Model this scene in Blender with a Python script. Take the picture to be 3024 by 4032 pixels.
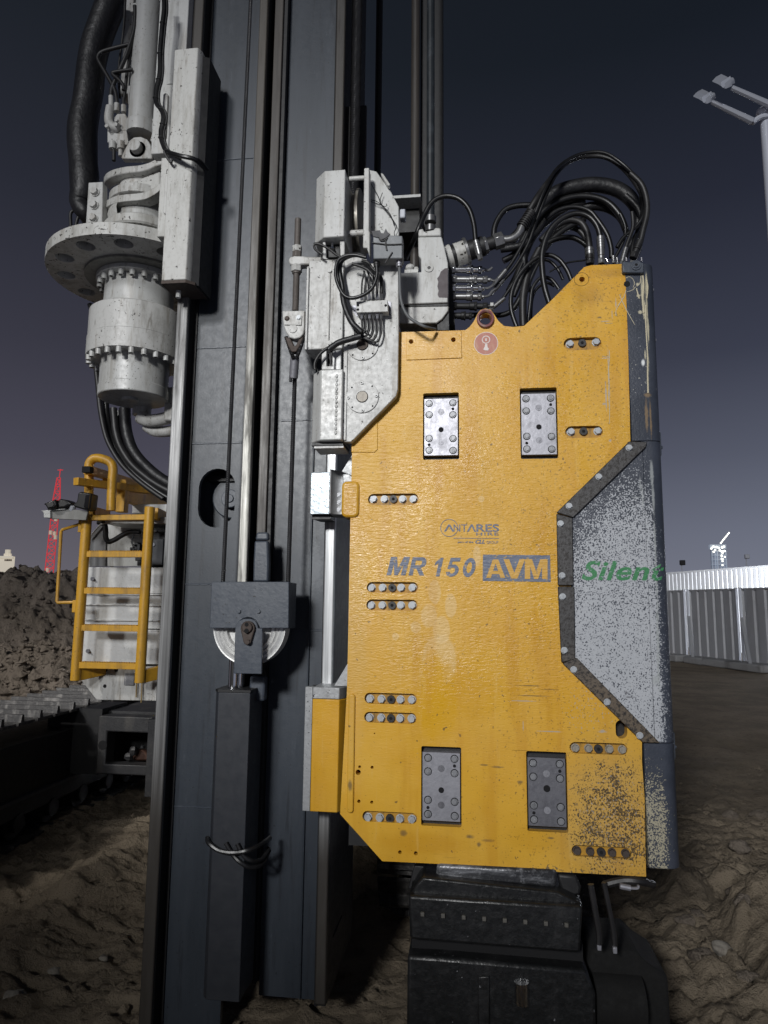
import bpy, bmesh, math, random
from mathutils import Vector, Matrix, noise as mn
from mathutils.geometry import tessellate_polygon
random.seed(7)
R = math.radians
for o in list(bpy.data.objects): bpy.data.objects.remove(o)
scn = bpy.context.scene
COL = scn.collection

# ------------------------------------------------------------ camera, sky, light
CAMZ, LENS, PITCH, YAW, ROLL = 1.85, 24.0, 7.8, 7.3, 0.6
cd = bpy.data.cameras.new('camera'); cam = bpy.data.objects.new('camera', cd); COL.objects.link(cam)
_f = Vector((-math.sin(R(YAW))*math.cos(R(PITCH)), math.cos(R(YAW))*math.cos(R(PITCH)), math.sin(R(PITCH))))
_r0 = Vector((math.cos(R(YAW)), math.sin(R(YAW)), 0)); _u0 = _r0.cross(_f)
_r = _r0*math.cos(R(ROLL)) + _u0*math.sin(R(ROLL)); _u = -_r0*math.sin(R(ROLL)) + _u0*math.cos(R(ROLL))
cam.matrix_world = Matrix(((_r.x,_u.x,-_f.x,0),(_r.y,_u.y,-_f.y,0),(_r.z,_u.z,-_f.z,CAMZ),(0,0,0,1)))
cd.sensor_fit = 'VERTICAL'; cd.sensor_height = 36; cd.lens = LENS; cd.clip_start = .05; cd.clip_end = 3000
scn.camera = cam
scn.render.resolution_x, scn.render.resolution_y = 768, 1024
scn.view_settings.view_transform = 'Standard'; scn.view_settings.look = 'None'
scn.view_settings.exposure = 0.0; scn.view_settings.gamma = 1

w = bpy.data.worlds.new("World"); scn.world = w; w.use_nodes = True
wt = w.node_tree; wt.nodes.clear()
wo = wt.nodes.new('ShaderNodeOutputWorld'); bg = wt.nodes.new('ShaderNodeBackground')
tc = wt.nodes.new('ShaderNodeTexCoord'); sp = wt.nodes.new('ShaderNodeSeparateXYZ')
wt.links.new(tc.outputs['Generated'], sp.inputs[0])
def wramp(stops):
    r = wt.nodes.new('ShaderNodeValToRGB'); wt.links.new(sp.outputs['Z'], r.inputs[0])
    while len(r.color_ramp.elements) < len(stops): r.color_ramp.elements.new(.5)
    for e, (p, c) in zip(r.color_ramp.elements, stops): e.position = p; e.color = (*c, 1)
    return r
# town glow over the horizon fading to a night sky; a little bluer towards the right
ra_ = wramp([(0,(.135,.127,.150)),(.10,(.102,.097,.120)),(.2,(.064,.062,.086)),(.33,(.040,.040,.057)),(.5,(.021,.023,.034)),(.65,(.012,.015,.021)),(.85,(.008,.010,.014))])
rb_ = wramp([(0,(.190,.203,.255)),(.10,(.145,.158,.208)),(.2,(.090,.099,.137)),(.33,(.042,.047,.072)),(.5,(.019,.022,.036)),(.65,(.008,.011,.017)),(.85,(.005,.007,.010))])
mr = wt.nodes.new('ShaderNodeMapRange'); mr.inputs[1].default_value = -.45; mr.inputs[2].default_value = .38
wt.links.new(sp.outputs['X'], mr.inputs[0])
mx = wt.nodes.new('ShaderNodeMix'); mx.data_type = 'RGBA'
wt.links.new(mr.outputs[0], mx.inputs[0]); wt.links.new(ra_.outputs[0], mx.inputs[6]); wt.links.new(rb_.outputs[0], mx.inputs[7])
sky = wt.nodes.new('ShaderNodeTexSky'); sky.sky_type = 'NISHITA'; sky.sun_disc = False
sky.sun_elevation = R(-4); sky.sun_rotation = R(200)
addn = wt.nodes.new('ShaderNodeMix'); addn.data_type = 'RGBA'; addn.blend_type = 'ADD'; addn.inputs[0].default_value = .03
wt.links.new(mx.outputs[2], addn.inputs[6]); wt.links.new(sky.outputs[0], addn.inputs[7])
wt.links.new(addn.outputs[2], bg.inputs[0]); bg.inputs[1].default_value = 1.0
wt.links.new(bg.outputs[0], wo.inputs[0])

def lamp(kind, name, loc, target, energy, color, **kw):
    d = bpy.data.lights.new(name, kind); d.energy = energy; d.color = color
    for k, v in kw.items(): setattr(d, k, v)
    o = bpy.data.objects.new(name, d); COL.objects.link(o); o.location = loc
    o.rotation_euler = (Vector(target)-Vector(loc)).to_track_quat('-Z', 'Y').to_euler()
    return o
# the work floodlight of the site behind the photographer, high and a little to the left
lamp('SPOT', 'site_floodlight', (-2.3,-6.2,5.2), (-.5,3.0,2.60), 2250, (.985,.985,.97), spot_size=R(39), spot_blend=1.0, shadow_soft_size=.48)
# a second, higher lamp on the left that rakes over the sand, the crawler and the heaps
lamp('SPOT', 'raking_floodlight', (-8.5,-1.0,7.5), (-3.9,7.6,.5), 2600, (1.0,.97,.92), spot_size=R(42), spot_blend=1, shadow_soft_size=.35)
# the far lights of the site: low, almost parallel light
lamp('SUN', 'distant_floodlights', (-8,-30,13), (0,0,1.5), 1.0, (.97,.98,1.0), angle=R(8))

# ------------------------------------------------------------ measuring from the photograph
FOC = LENS/36*4032
FR = dict(a=(100,0,1.659),b=(100,800,1.659),c=(0,1700,1.659),d=(0,2600,1.185),e=(1000,600,2.074),f=(1000,1200,2.074),
 g=(1600,550,1.508),h=(700,2100,2.074),i=(1100,2500,1.843),j=(1400,1900,2.074),k=(2000,1600,1.58),l=(1600,2800,1.508),
 m=(1300,3200,.9623),n=(2500,1900,2.458),o=(2600,200,3.16),p=(0,1700,2.37),q=(700,0,1.508),r=(1750,700,1.843),
 s=(1550,3350,1.4426),t=(1150,1750,1.3406),u=(0,2600,2.37),v=(2300,1000,1.8433),w=(0,3100,1.508),x=(2500,2650,1.601),S=(0,0,1.0))
def ray(fr, x, y):
    ox, oy, s = FR[fr]; x = ox+x/s; y = oy+y/s
    return _f + _r*((x-1512)/FOC) - _u*((y-2016)/FOC)
O = Vector((0,0,CAMZ))
def P(fr, x, y, Y):
    d = ray(fr, x, y); return O + d*(Y/d.y)
def PX(fr, x, y, X):
    d = ray(fr, x, y); return O + d*(X/d.x)
def PZ(fr, x, y, z=0.0):
    d = ray(fr, x, y); return O + d*((z-CAMZ)/d.z)
def nums(s): return [tuple(float(a) for a in t.split(',')) for t in s.split()]
def pl(fr, s, Y):           # outline in the XZ plane at depth Y
    return [(p.x, p.z) for p in (P(fr, x, y, Y) for x, y in nums(s))]
def path(fr, s, Y):         # 3D path; third number = offset of depth
    out = []
    for t in nums(s): out.append(P(fr, t[0], t[1], Y + (t[2] if len(t) > 2 else 0)))
    return out

# ------------------------------------------------------------ objects
def wl(o):
    v = Vector((0,0,0))
    while o is not None: v = v + o.location; o = o.parent
    return v
def tag(o, label=None, cat=None, group=None, kind=None):
    if label: o['label'] = label
    if cat: o['category'] = cat
    if group: o['group'] = group
    if kind: o['kind'] = kind
    return o
def thing(name, label, cat, loc, group=None):
    o = bpy.data.objects.new(name, None); COL.objects.link(o); o.location = loc; o.empty_display_size = .1
    return tag(o, label, cat, group)
def pill(x0, x1, z0, z1, n=8):
    r = min(x1-x0, z1-z0)/2; out = []
    if x1-x0 >= z1-z0: cs = [(x1-r, (z0+z1)/2, -90), (x0+r, (z0+z1)/2, 90)]
    else: cs = [((x0+x1)/2, z1-r, 0), ((x0+x1)/2, z0+r, 180)]
    for cx, cz, a0 in cs:
        for k in range(n+1):
            a = R(a0+180*k/n); out.append((cx+r*math.cos(a), cz+r*math.sin(a)))
    return out
def disc(cx, cz, r, n=20): return [(cx+r*math.cos(2*math.pi*k/n), cz+r*math.sin(2*math.pi*k/n)) for k in range(n)]
def rnd(x0, x1, z0, z1, r, n=4):
    out = []
    for cx, cz, a0 in ((x1-r,z0+r,-90),(x1-r,z1-r,0),(x0+r,z1-r,90),(x0+r,z0+r,180)):
        for k in range(n+1): a = R(a0+90*k/n); out.append((cx+r*math.cos(a), cz+r*math.sin(a)))
    return out
class G:
    def __init__(s): s.v = []; s.f = []
    def add(s, vs, fs):
        n = len(s.v); s.v += [Vector(v) for v in vs]; s.f += [tuple(n+i for i in f) for f in fs]; return s
    def prism(s, outer, a0, a1, holes=(), axis='Y'):
        """outline (with holes) extruded along an axis"""
        def area(l): return sum(l[i-1][0]*l[i][1]-l[i][0]*l[i-1][1] for i in range(len(l)))
        loops = [outer if area(outer) > 0 else outer[::-1]] + [h if area(h) < 0 else h[::-1] for h in holes]
        def m(p, d): return {'Y':(p[0],d,p[1]),'Z':(p[0],p[1],d),'X':(d,p[0],p[1])}[axis]
        flat = [p for l in loops for p in l]; n = len(flat)
        if holes: tri = tessellate_polygon([[Vector((p[0],p[1],0)) for p in l] for l in loops])
        else: tri = [tuple(range(n))]
        vs = [m(p,a0) for p in flat]+[m(p,a1) for p in flat]; fs = []
        for t in tri: fs.append(tuple(t)); fs.append(tuple(n+i for i in reversed(t)))
        k = 0
        for l in loops:
            L = len(l)
            for i in range(L): j = (i+1) % L; fs.append((k+i, k+j, n+k+j, n+k+i))
            k += L
        return s.add(vs, fs)
    def box(s, x0, x1, y0, y1, z0, z1):
        return s.prism([(x0,z0),(x1,z0),(x1,z1),(x0,z1)], y0, y1)
    def beam(s, p0, p1, w, h, up=(0,0,1)):
        p0 = Vector(p0); p1 = Vector(p1); d = (p1-p0).normalized(); u = Vector(up)
        if abs(d.dot(u)) > .95: u = Vector((0,1,0))
        a = d.cross(u).normalized(); b = a.cross(d)
        vs = [p + a*(sx*w/2) + b*(sz*h/2) for p in (p0,p1) for sx,sz in ((-1,-1),(1,-1),(1,1),(-1,1))]
        return s.add(vs, [(0,1,2,3),(7,6,5,4),(0,4,5,1),(1,5,6,2),(2,6,7,3),(3,7,4,0)])
    def cyl(s, p0, p1, r, r2=None, n=16):
        p0 = Vector(p0); p1 = Vector(p1); r2 = r if r2 is None else r2
        d = (p1-p0).normalized(); u = Vector((0,0,1)) if abs(d.z) < .9 else Vector((1,0,0))
        a = d.cross(u).normalized(); b = a.cross(d)
        vs = [p+(a*math.cos(2*math.pi*k/n)+b*math.sin(2*math.pi*k/n))*q for p,q in ((p0,r),(p1,r2)) for k in range(n)]
        fs = [(k,(k+1)%n,n+(k+1)%n,n+k) for k in range(n)] + [tuple(range(n))[::-1], tuple(range(n,2*n))]
        return s.add(vs, fs)
    def lathe(s, cx, cy, prof, n=48, a0=0, a1=360):
        full = (a1-a0 == 360); m = n if full else n+1
        vs = [(cx+r*math.cos(R(a0+(a1-a0)*k/n)), cy+r*math.sin(R(a0+(a1-a0)*k/n)), z) for r, z in prof for k in range(m)]
        fs = []
        for i in range(len(prof)-1):
            for k in range(n):
                j = (k+1) % m; fs.append((i*m+k, i*m+j, (i+1)*m+j, (i+1)*m+k))
        return s.add(vs, fs)
    def tube(s, pts, r, n=8, smooth=True, sub=6, radii=None, twist=0, strands=0):
        pts = [Vector(p) for p in pts]
        if smooth and len(pts) > 2:
            q = []; rr = []
            for i in range(len(pts)-1):
                p0 = pts[max(i-1,0)]; p1 = pts[i]; p2 = pts[i+1]; p3 = pts[min(i+2,len(pts)-1)]
                for k in range(sub):
                    t = k/sub
                    q.append(.5*((2*p1)+(p2-p0)*t+(2*p0-5*p1+4*p2-p3)*t*t+(3*p1-p0-3*p2+p3)*t**3))
                    if radii: rr.append(radii[i]*(1-t)+radii[i+1]*t)
            q.append(pts[-1]); 
            if radii: rr.append(radii[-1]); radii = rr
            pts = q
        up = None; vs = []; fs = []
        for i, p in enumerate(pts):
            d = (pts[min(i+1,len(pts)-1)]-pts[max(i-1,0)]).normalized()
            if up is None: up = Vector((0,1,0)) if abs(d.y) < .9 else Vector((1,0,0))
            a = d.cross(up).normalized(); up = a.cross(d).normalized()
            q = radii[i] if radii else r
            for k in range(n):
                t = 2*math.pi*k/n; qq = q
                if strands: qq = q*(1+.16*math.cos(strands*(t) )); t += twist*i
                vs.append(p+(a*math.cos(t)+up*math.sin(t))*qq)
        m = len(pts)
        for i in range(m-1):
            for k in range(n): fs.append((i*n+k, i*n+(k+1)%n, (i+1)*n+(k+1)%n, (i+1)*n+k))
        fs += [tuple(range(n))[::-1], tuple(range((m-1)*n, m*n))]
        return s.add(vs, fs)
    def rope(s, p0, p1, r, pitch=.05):
        L = (Vector(p1)-Vector(p0)).length; m = max(8, int(L/.008))
        pts = [Vector(p0).lerp(Vector(p1), i/m) for i in range(m+1)]
        return s.tube(pts, r, n=18, smooth=False, twist=2*math.pi*(L/m)/(pitch*1.0)/1.0, strands=6)
    def ball(s, c, r, sc=(1,1,1), n=10, jitter=0, seed=0):
        vs = []; fs = []; rg = random.Random(seed)
        for i in range(n+1):
            for k in range(n):
                a = math.pi*i/n; b = 2*math.pi*k/n; j = 1+jitter*(rg.random()-.5)
                vs.append((c[0]+r*sc[0]*math.sin(a)*math.cos(b)*j, c[1]+r*sc[1]*math.sin(a)*math.sin(b)*j, c[2]+r*sc[2]*math.cos(a)*j))
        for i in range(n):
            for k in range(n): fs.append((i*n+k,(i+1)*n+k,(i+1)*n+(k+1)%n,i*n+(k+1)%n))
        return s.add(vs, fs)
    def build(s, name, mat, parent=None, bevel=0, seg=2, angle=35, smooth=True, kind=None, label=None):
        off = wl(parent) if parent else Vector((0,0,0))
        me = bpy.data.meshes.new(name); me.from_pydata([tuple(v-off) for v in s.v], [], s.f)
        bm = bmesh.new(); bm.from_mesh(me); bmesh.ops.remove_doubles(bm, verts=bm.verts, dist=1e-5)
        bmesh.ops.recalc_face_normals(bm, faces=bm.faces); bm.to_mesh(me); bm.free()
        me.materials.append(mat)
        if smooth: me.shade_smooth(); me.set_sharp_from_angle(angle=R(angle))
        o = bpy.data.objects.new(name, me); COL.objects.link(o); o.parent = parent
        if bevel:
            b = o.modifiers.new('bevel', 'BEVEL'); b.width = bevel; b.segments = seg; b.limit_method = 'ANGLE'; b.angle_limit = R(40)
            b.harden_normals = False
        if kind: o['kind'] = kind
        if label: o['label'] = label
        return o
def inst(src, name, parent, loc, rot=(0,0,0), scale=(1,1,1), mat=None):
    o = bpy.data.objects.new(name, src); COL.objects.link(o); o.parent = parent
    o.location = Vector(loc)-(wl(parent) if parent else Vector((0,0,0))); o.rotation_euler = rot; o.scale = scale
    return o
def meshdata(g, name, mat, angle=35):
    o = g.build(name, mat, angle=angle); me = o.data; bpy.data.objects.remove(o); return me
def text_geo(s, body, rect, Y, shear=0, offset=0, thick=.0012, space=1.0):
    """writing fitted into a rectangle (x0,x1,z0,z1) on a plane facing the viewer"""
    c = bpy.data.curves.new('t', 'FONT'); c.body = body; c.shear = shear; c.offset = offset; c.size = 1; c.space_character = space
    c.resolution_u = 4
    o = bpy.data.objects.new('t', c); COL.objects.link(o); bpy.context.view_layer.update()
    me = o.evaluated_get(bpy.context.evaluated_depsgraph_get()).to_mesh()
    vs = [v.co.copy() for v in me.vertices]; fs = [tuple(p.vertices) for p in me.polygons]
    bpy.data.objects.remove(o); bpy.data.curves.remove(c)
    xs = [v.x for v in vs]; ys = [v.y for v in vs]; x0, x1, z0, z1 = rect
    mp = [(x0+(v.x-min(xs))/(max(xs)-min(xs))*(x1-x0), Y, z0+(v.y-min(ys))/(max(ys)-min(ys))*(z1-z0)) for v in vs]
    s.add(mp, fs)
    s.add([(a, Y+thick, b) for a, _, b in mp], [f[::-1] for f in fs])
    return s

# ------------------------------------------------------------ materials
class M:
    def __init__(s, name, rough=.5, metal=0, spec=.5):
        s.m = bpy.data.materials.new(name); s.m.use_nodes = True; s.nt = s.m.node_tree
        s.b = s.nt.nodes['Principled BSDF']; s.set('Roughness', rough); s.set('Metallic', metal); s.set('Specular IOR Level', spec)
    def set(s, k, v):
        if hasattr(v, 'is_output'): s.nt.links.new(v, s.b.inputs[k])
        else: s.b.inputs[k].default_value = (*v,1) if isinstance(v, tuple) and len(v) == 3 else v
        return s
    def n(s, t): return s.nt.nodes.new(t)
    def L(s, a, b):
        if hasattr(a, 'is_output'): s.nt.links.new(a, b)
        else: b.default_value = (*a,1) if isinstance(a, tuple) and b.type == 'RGBA' else a
    def pos(s, sc=(1,1,1), off=(0,0,0)):
        g = s.n('ShaderNodeNewGeometry'); m = s.n('ShaderNodeMapping'); s.L(g.outputs['Position'], m.inputs[0])
        m.inputs['Scale'].default_value = sc; m.inputs['Location'].default_value = off; return m.outputs[0]
    def noise(s, scale, detail=4, rough=.6, vec=None, dist=0):
        t = s.n('ShaderNodeTexNoise'); s.L(vec if vec else s.pos(), t.inputs['Vector'])
        t.inputs['Scale'].default_value = scale; t.inputs['Detail'].default_value = detail
        t.inputs['Roughness'].default_value = rough; t.inputs['Distortion'].default_value = dist; return t.outputs['Fac']
    def wave(s, scale, dist, detail=2, vec=None, direction='Z', dscale=1):
        t = s.n('ShaderNodeTexWave'); s.L(vec if vec else s.pos(), t.inputs['Vector']); t.bands_direction = direction
        t.inputs['Scale'].default_value = scale; t.inputs['Distortion'].default_value = dist
        t.inputs['Detail'].default_value = detail; t.inputs['Detail Scale'].default_value = dscale; return t.outputs['Fac']
    def voro(s, scale, vec=None, feature='F1'):
        t = s.n('ShaderNodeTexVoronoi'); s.L(vec if vec else s.pos(), t.inputs['Vector']); t.feature = feature
        t.inputs['Scale'].default_value = scale; return t.outputs['Distance']
    def mr(s, v, a, b, c=0., d=1.):
        t = s.n('ShaderNodeMapRange'); s.L(v, t.inputs[0])
        for i, x in enumerate((a,b,c,d)): t.inputs[i+1].default_value = x
        t.interpolation_type = 'SMOOTHSTEP'; return t.outputs[0]
    def math(s, op, a, b=0., clamp=False):
        t = s.n('ShaderNodeMath'); t.operation = op; t.use_clamp = clamp; s.L(a, t.inputs[0]); s.L(b, t.inputs[1]); return t.outputs[0]
    def mix(s, f, a, b):
        t = s.n('ShaderNodeMix'); t.data_type = 'RGBA'; s.L(f, t.inputs[0]); s.L(a, t.inputs[6]); s.L(b, t.inputs[7]); return t.outputs[2]
    def xyz(s):
        g = s.n('ShaderNodeNewGeometry'); t = s.n('ShaderNodeSeparateXYZ'); s.L(g.outputs['Position'], t.inputs[0]); return t.outputs
    def bump(s, h, dist=.002, strength=1.0, prev=None):
        t = s.n('ShaderNodeBump'); s.L(h, t.inputs['Height']); t.inputs['Distance'].default_value = dist; t.inputs['Strength'].default_value = strength
        if prev: s.L(prev, t.inputs['Normal'])
        s.L(t.outputs[0], s.b.inputs['Normal']); return t.outputs[0]
    def blob(s, c, rx, rz, soft=.35, nz=None, amp=.5):
        """soft patch in the XZ plane, edge broken by a noise"""
        v = s.pos((1/rx, 0, 1/rz), (-c[0]/rx, 0, -c[1]/rz))
        t = s.n('ShaderNodeVectorMath'); t.operation = 'LENGTH'; s.L(v, t.inputs[0]); d = t.outputs['Value']
        if nz is not None: d = s.math('ADD', d, s.math('MULTIPLY', s.math('SUBTRACT', nz, .5), amp*2))
        return s.mr(d, 1.0-soft, 1.0, 1., 0.)
def dirty(name, col, dirt, rough=.45, metal=0, amt=.5, scale=6, streak=True, runs=0, runcol=(.20,.17,.13), spot=0, spotcol=(.02,.02,.02), bump=.0006, stretch=(1,1,.25), bscale=60, spots=90):
    m = M(name, rough, metal)
    a = m.noise(scale, 6, .65, m.pos(stretch)) if streak else m.noise(scale, 6, .65)
    c = m.mix(m.mr(a, .48, .72, 0, amt), col, dirt)
    b = m.noise(scale*5, 5, .7)
    c = m.mix(m.mr(b, .5, .8, 0, amt*.7), c, dirt)
    if runs:      # vertical runs of dirty water and oil, and small rubbed chips
        r1 = m.noise(9, 5, .7, m.pos((2.2,2.2,.22),(7,1,4))); r2 = m.noise(26, 4, .7, m.pos((1.6,1.6,.30),(2,9,4)))
        c = m.mix(m.mr(r1, .52, .68, 0, runs), c, runcol); c = m.mix(m.mr(r2, .56, .70, 0, runs), c, tuple(x*.6 for x in runcol))
        c = m.mix(m.mr(m.noise(34, 5, .75, m.pos((1,1,1),(3,3,8))), .66, .69, 0, .8), c, (.09,.07,.055))
    if spot:
        sn = m.noise(spots, 2, .5); big = m.noise(3.0, 3, .6)
        th = m.math('ADD', sn, m.mr(big, .3, .7, -.06, .06)); c = m.mix(m.mr(th, .76-spot*.14, .79-spot*.14), c, spotcol)
    m.set('Base Color', c); m.set('Roughness', m.mr(b, .3, .7, max(.05,rough-.03), min(1,rough+.10)))
    m.bump(m.noise(bscale, 4, .6), bump)
    return m
def XA(fr,x,y,Y): return P(fr,x,y,Y).x
def ZA(fr,x,y,Y): return P(fr,x,y,Y).z
YP = 2.70                      # front of the yellow plate
# ---- yellow paint of the hammer plate: ripples, wet patches, drips, stone chips, mud specks
def make_yellow():
    m = M('worn_yellow_paint', .42, 0, .5)
    rp = m.pos((1,1,3.6)); rip = m.noise(36, 3, .6, rp, .9)
    fine = m.noise(120, 3, .6)
    edge = m.noise(14, 4, .6); edge2 = m.noise(40, 4, .65)
    base = m.mix(m.mr(m.noise(2.2, 4, .6), .3, .7), (.60,.312,.018), (.66,.375,.040))
    base = m.mix(m.mr(m.noise(9, 5, .7, m.pos((1,1,.4))), .45, .75, 0, .35), base, (.48,.26,.025))
    def at(x, y): p = P('S', x, y, YP); return (p.x, p.z)
    def pt(x, y, wx, wy, col, amt=1., soft=.3, amp=.35, nz=None):
        nonlocal base
        f = m.blob(at(x, y), wx/990, wy/990, soft, nz if nz else edge, amp)
        base = m.mix(m.math('MULTIPLY', f, amt), base, col)
    pale = (.68,.47,.20); deep = (.62,.33,.008)
    for a in ((1712,2330,26,52),(1775,2385,24,52),(1690,2425,34,48),(1738,2480,36,58),(1636,2470,22,24),(1557,2506,14,16),(1878,2190,16,42),(1895,1965,13,14),(1730,2600,72,105)): pt(*a, pale, .6, .18, .12)
    pt(1700,2740,62,190, deep, .85, .3, .22); pt(1745,2760,60,170, deep, .6, .3, .3)
    pt(1838,1480,26,150, deep, .7, .5, .3); pt(2300,1830,42,110, deep, .8, .5, .45); pt(1700,2960,90,40,deep,.35,.6,.4)
    pt(2280,1150,36,110, (.30,.15,.02), .5, .9, .5); pt(2330,1160,60,70,(.22,.12,.03),.45,.9,.6); pt(2400,1075,110,30,(.25,.13,.03),.5,.9,.5)
    pt(1400,2550,70,700,(.56,.35,.09),.35,.7,.35)
    pt(1660,3320,230,55,(.54,.27,.012),.7,.7,.4); pt(2110,3300,180,60,(.54,.28,.015),.5,.7,.4)
    pt(2290,1100,260,120,(.58,.30,.02),.5,.8,.3)
    # scuffs
    for a in ((1955,3020,34,5),(1905,3012,22,4),(1925,3310,30,8),(1850,3295,18,10),(1885,3325,10,12),(2080,2700,70,3),(2100,2740,90,3),(2050,3080,14,8),(1590,3280,18,14),(2360,1250,12,6),(2160,2715,40,3),(1380,3090,12,26),(2170,3300,20,5)): pt(*a, (.10,.075,.04), .75, .7, .5, nz=edge2)
    # small dark specks, denser to the right
    X = m.xyz(); gx = m.mr(X[0], at(1500,0)[0], at(2250,0)[0], -.05, .03)
    sp = m.noise(125, 2, .55)
    base = m.mix(m.math('MULTIPLY', m.mr(m.math('ADD', sp, gx), .65, .695), .55), base, (.10,.06,.02))
    base = m.mix(m.mr(m.noise(48, 2, .5, m.pos((1,1,1),(5,0,3))), .735, .75, 0,.7), base, (.07,.05,.03))
    # faint broad rain runs, darker amber
    base = m.mix(m.mr(m.noise(7, 4, .6, m.pos((1.5,1,.14),(4,0,2))), .50, .66, 0, .45), base, (.50,.235,.010))
    base = m.mix(m.mr(m.noise(20, 4, .65, m.pos((1.4,1,.12),(9,0,2))), .58, .70, 0, .35), base, (.68,.44,.12))
    # horizontal weathering lines
    base = m.mix(m.mr(m.noise(6, 4, .6, m.pos((1,1,9))), .64, .72, 0, .18), base, (.25,.13,.02))
    # heavy dirt and chipped paint in the lower right corner
    c = at(2420,3230); corner = m.blob(c, 300/990, 420/990, .75, m.noise(5,4,.6), .25)
    c2 = at(2330,2800); up = m.blob(c2, 260/990, 230/990, .9, m.noise(5,4,.6), .3)
    chip = m.math('ADD', m.math('MULTIPLY', m.noise(150, 3, .65, m.pos((1,1,.8))), .62), m.math('MULTIPLY', m.noise(38, 5, .75), .38))
    base = m.mix(m.math('MULTIPLY', corner, .45), base, (.42,.29,.12))
    base = m.mix(m.math('MULTIPLY', m.mr(m.math('ADD', chip, m.math('MULTIPLY', m.math('SUBTRACT', corner, 1.), .22)), .475, .525), .93), base, (.055,.040,.025))
    base = m.mix(m.mr(m.math('ADD', m.noise(140,2,.5,m.pos((1,1,.8),(3,0,9))), m.math('MULTIPLY', m.math('SUBTRACT', m.math('MAXIMUM', up, corner), 1.), .25)), .60, .63, 0, .6), base, (.36,.34,.32))
    bot = m.blob(at(2180,3440), 420/990, 55/990, .9, edge, .5)
    base = m.mix(m.math('MULTIPLY', m.mr(m.math('ADD', m.noise(60,3,.6), m.math('MULTIPLY', m.math('SUBTRACT', bot, 1.), .3)), .50, .55), .8), base, (.09,.075,.055))
    # rubbed grey scratches near the right edge
    for a in ((2397,1480,4,150),(2383,1410,26,3),(2386,1560,4,90),(2378,1590,10,6),(2425,1195,4,34),(2385,1265,26,3),(2030,1275,14,3),(2410,1240,3,30),(2402,1735,9,8),(2420,2010,12,10),(2060,2760,70,3),(2370,2880,22,8),(2160,2880,60,3),(2060,2860,3,24)):
        pt(*a, (.36,.35,.33), .8, .8, .9, nz=edge2)
    m.set('Base Color', base)
    wet = m.mr(m.noise(3.2, 4, .6), .35, .65, .27, .46)
    zc = P('S',1700,2150,YP).z; zz_ = m.xyz()[2]; mid = m.math('MULTIPLY', m.mr(zz_, zc-.75, zc-.3, .25, 1.), m.mr(zz_, zc+.3, zc+.8, 1., .45))
    m.set('Roughness', wet)
    m.bump(m.math('ADD', m.math('MULTIPLY', rip, mid), m.math('MULTIPLY', fine, .10)), .0032, .8)
    return m.m
YEL = make_yellow()
YEL2 = dirty('yellow_paint', (.56,.30,.022), (.20,.11,.03), .4, runs=.35, runcol=(.22,.13,.05), amt=.7, scale=9, spot=.2, bump=.0005).m
WHT = dirty('scuffed_white_paint', (.48,.48,.465), (.20,.19,.17), .42, amt=.72, scale=11, runs=.55, spot=.5, spotcol=(.05,.045,.04), bump=.00035, stretch=(1,1,.3), spots=70).m
WHC = dirty('clean_white_paint', (.46,.465,.455), (.25,.24,.215), .36, amt=.6, scale=9, runs=.40, spot=.3, spotcol=(.1,.1,.09), bump=.0002).m
WHS = dirty('mud_spattered_white_paint', (.47,.47,.45), (.22,.21,.185), .45, amt=.7, scale=12, runs=.5, spot=.75, spotcol=(.03,.025,.02), bump=.0005, spots=58).m
BODY = dirty('galvanised_white_panel', (.56,.57,.57), (.30,.30,.28), .38, amt=.7, scale=5, spot=.3, spotcol=(.12,.11,.1), bump=.003, bscale=30).m
def make_mast():
    m = M('blue_grey_mast_paint', .36, 0, .5)
    a = m.noise(3, 6, .65, m.pos((1.6,1,.18))); b = m.noise(30, 6, .75)
    c = m.mix(m.mr(a, .35, .7), (.029,.036,.047), (.044,.053,.067))
    c = m.mix(m.mr(b, .5, .72, 0, .35), c, (.024,.030,.041))
    c = m.mix(m.mr(m.noise(16,6,.75,m.pos((1,1,.2),(3,0,1))), .60, .74, 0, .25), c, (.12,.135,.16))
    c = m.mix(m.mr(m.noise(60,2,.5), .69, .72, 0, .8), c, (.013,.014,.018))
    c = m.mix(m.mr(m.noise(12,5,.7,m.pos((2.4,1,.16),(1,0,7))), .54, .68, 0, .55), c, (.017,.019,.024))
    c = m.mix(m.mr(m.noise(30,5,.75,m.pos((1.4,1,.5),(8,0,2))), .63, .70, 0, .5), c, (.10,.115,.14))
    g_ = P('h',1110,300,3.1); sc_ = m.noise(40,5,.75)
    c = m.mix(m.math('MULTIPLY', m.blob((g_.x,g_.z),.075,.15,.8,sc_,.9), .55), c, (.17,.185,.205))
    g_ = P('f',120,1300,3.1); c = m.mix(m.math('MULTIPLY', m.blob((g_.x,g_.z),.12,.35,.9,sc_,.9), .35), c, (.016,.018,.022))
    m.set('Base Color', c); m.set('Roughness', m.mr(b, .3, .7, .36, .46))
    m.bump(m.noise(110,3,.6), .0003); return m.m
MAST = make_mast()
BLOCK = dirty('dark_blue_grey_paint', (.052,.062,.080), (.11,.12,.135), .36, amt=.4, scale=10, spot=.2, bump=.0007).m
BOXM = dirty('charcoal_paint', (.028,.031,.038), (.036,.039,.046), .42, amt=.25, scale=4, bump=.0002).m
BLK = dirty('black_steel', (.010,.010,.011), (.02,.019,.018), .5, amt=.5, scale=6, bump=.0004).m
PIT = M('recess_shade_and_wire_black', .9).set('Base Color', (.004,.004,.005)).m  # near-black puts shade into slots, gaps and holes; plain black on wires
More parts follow.
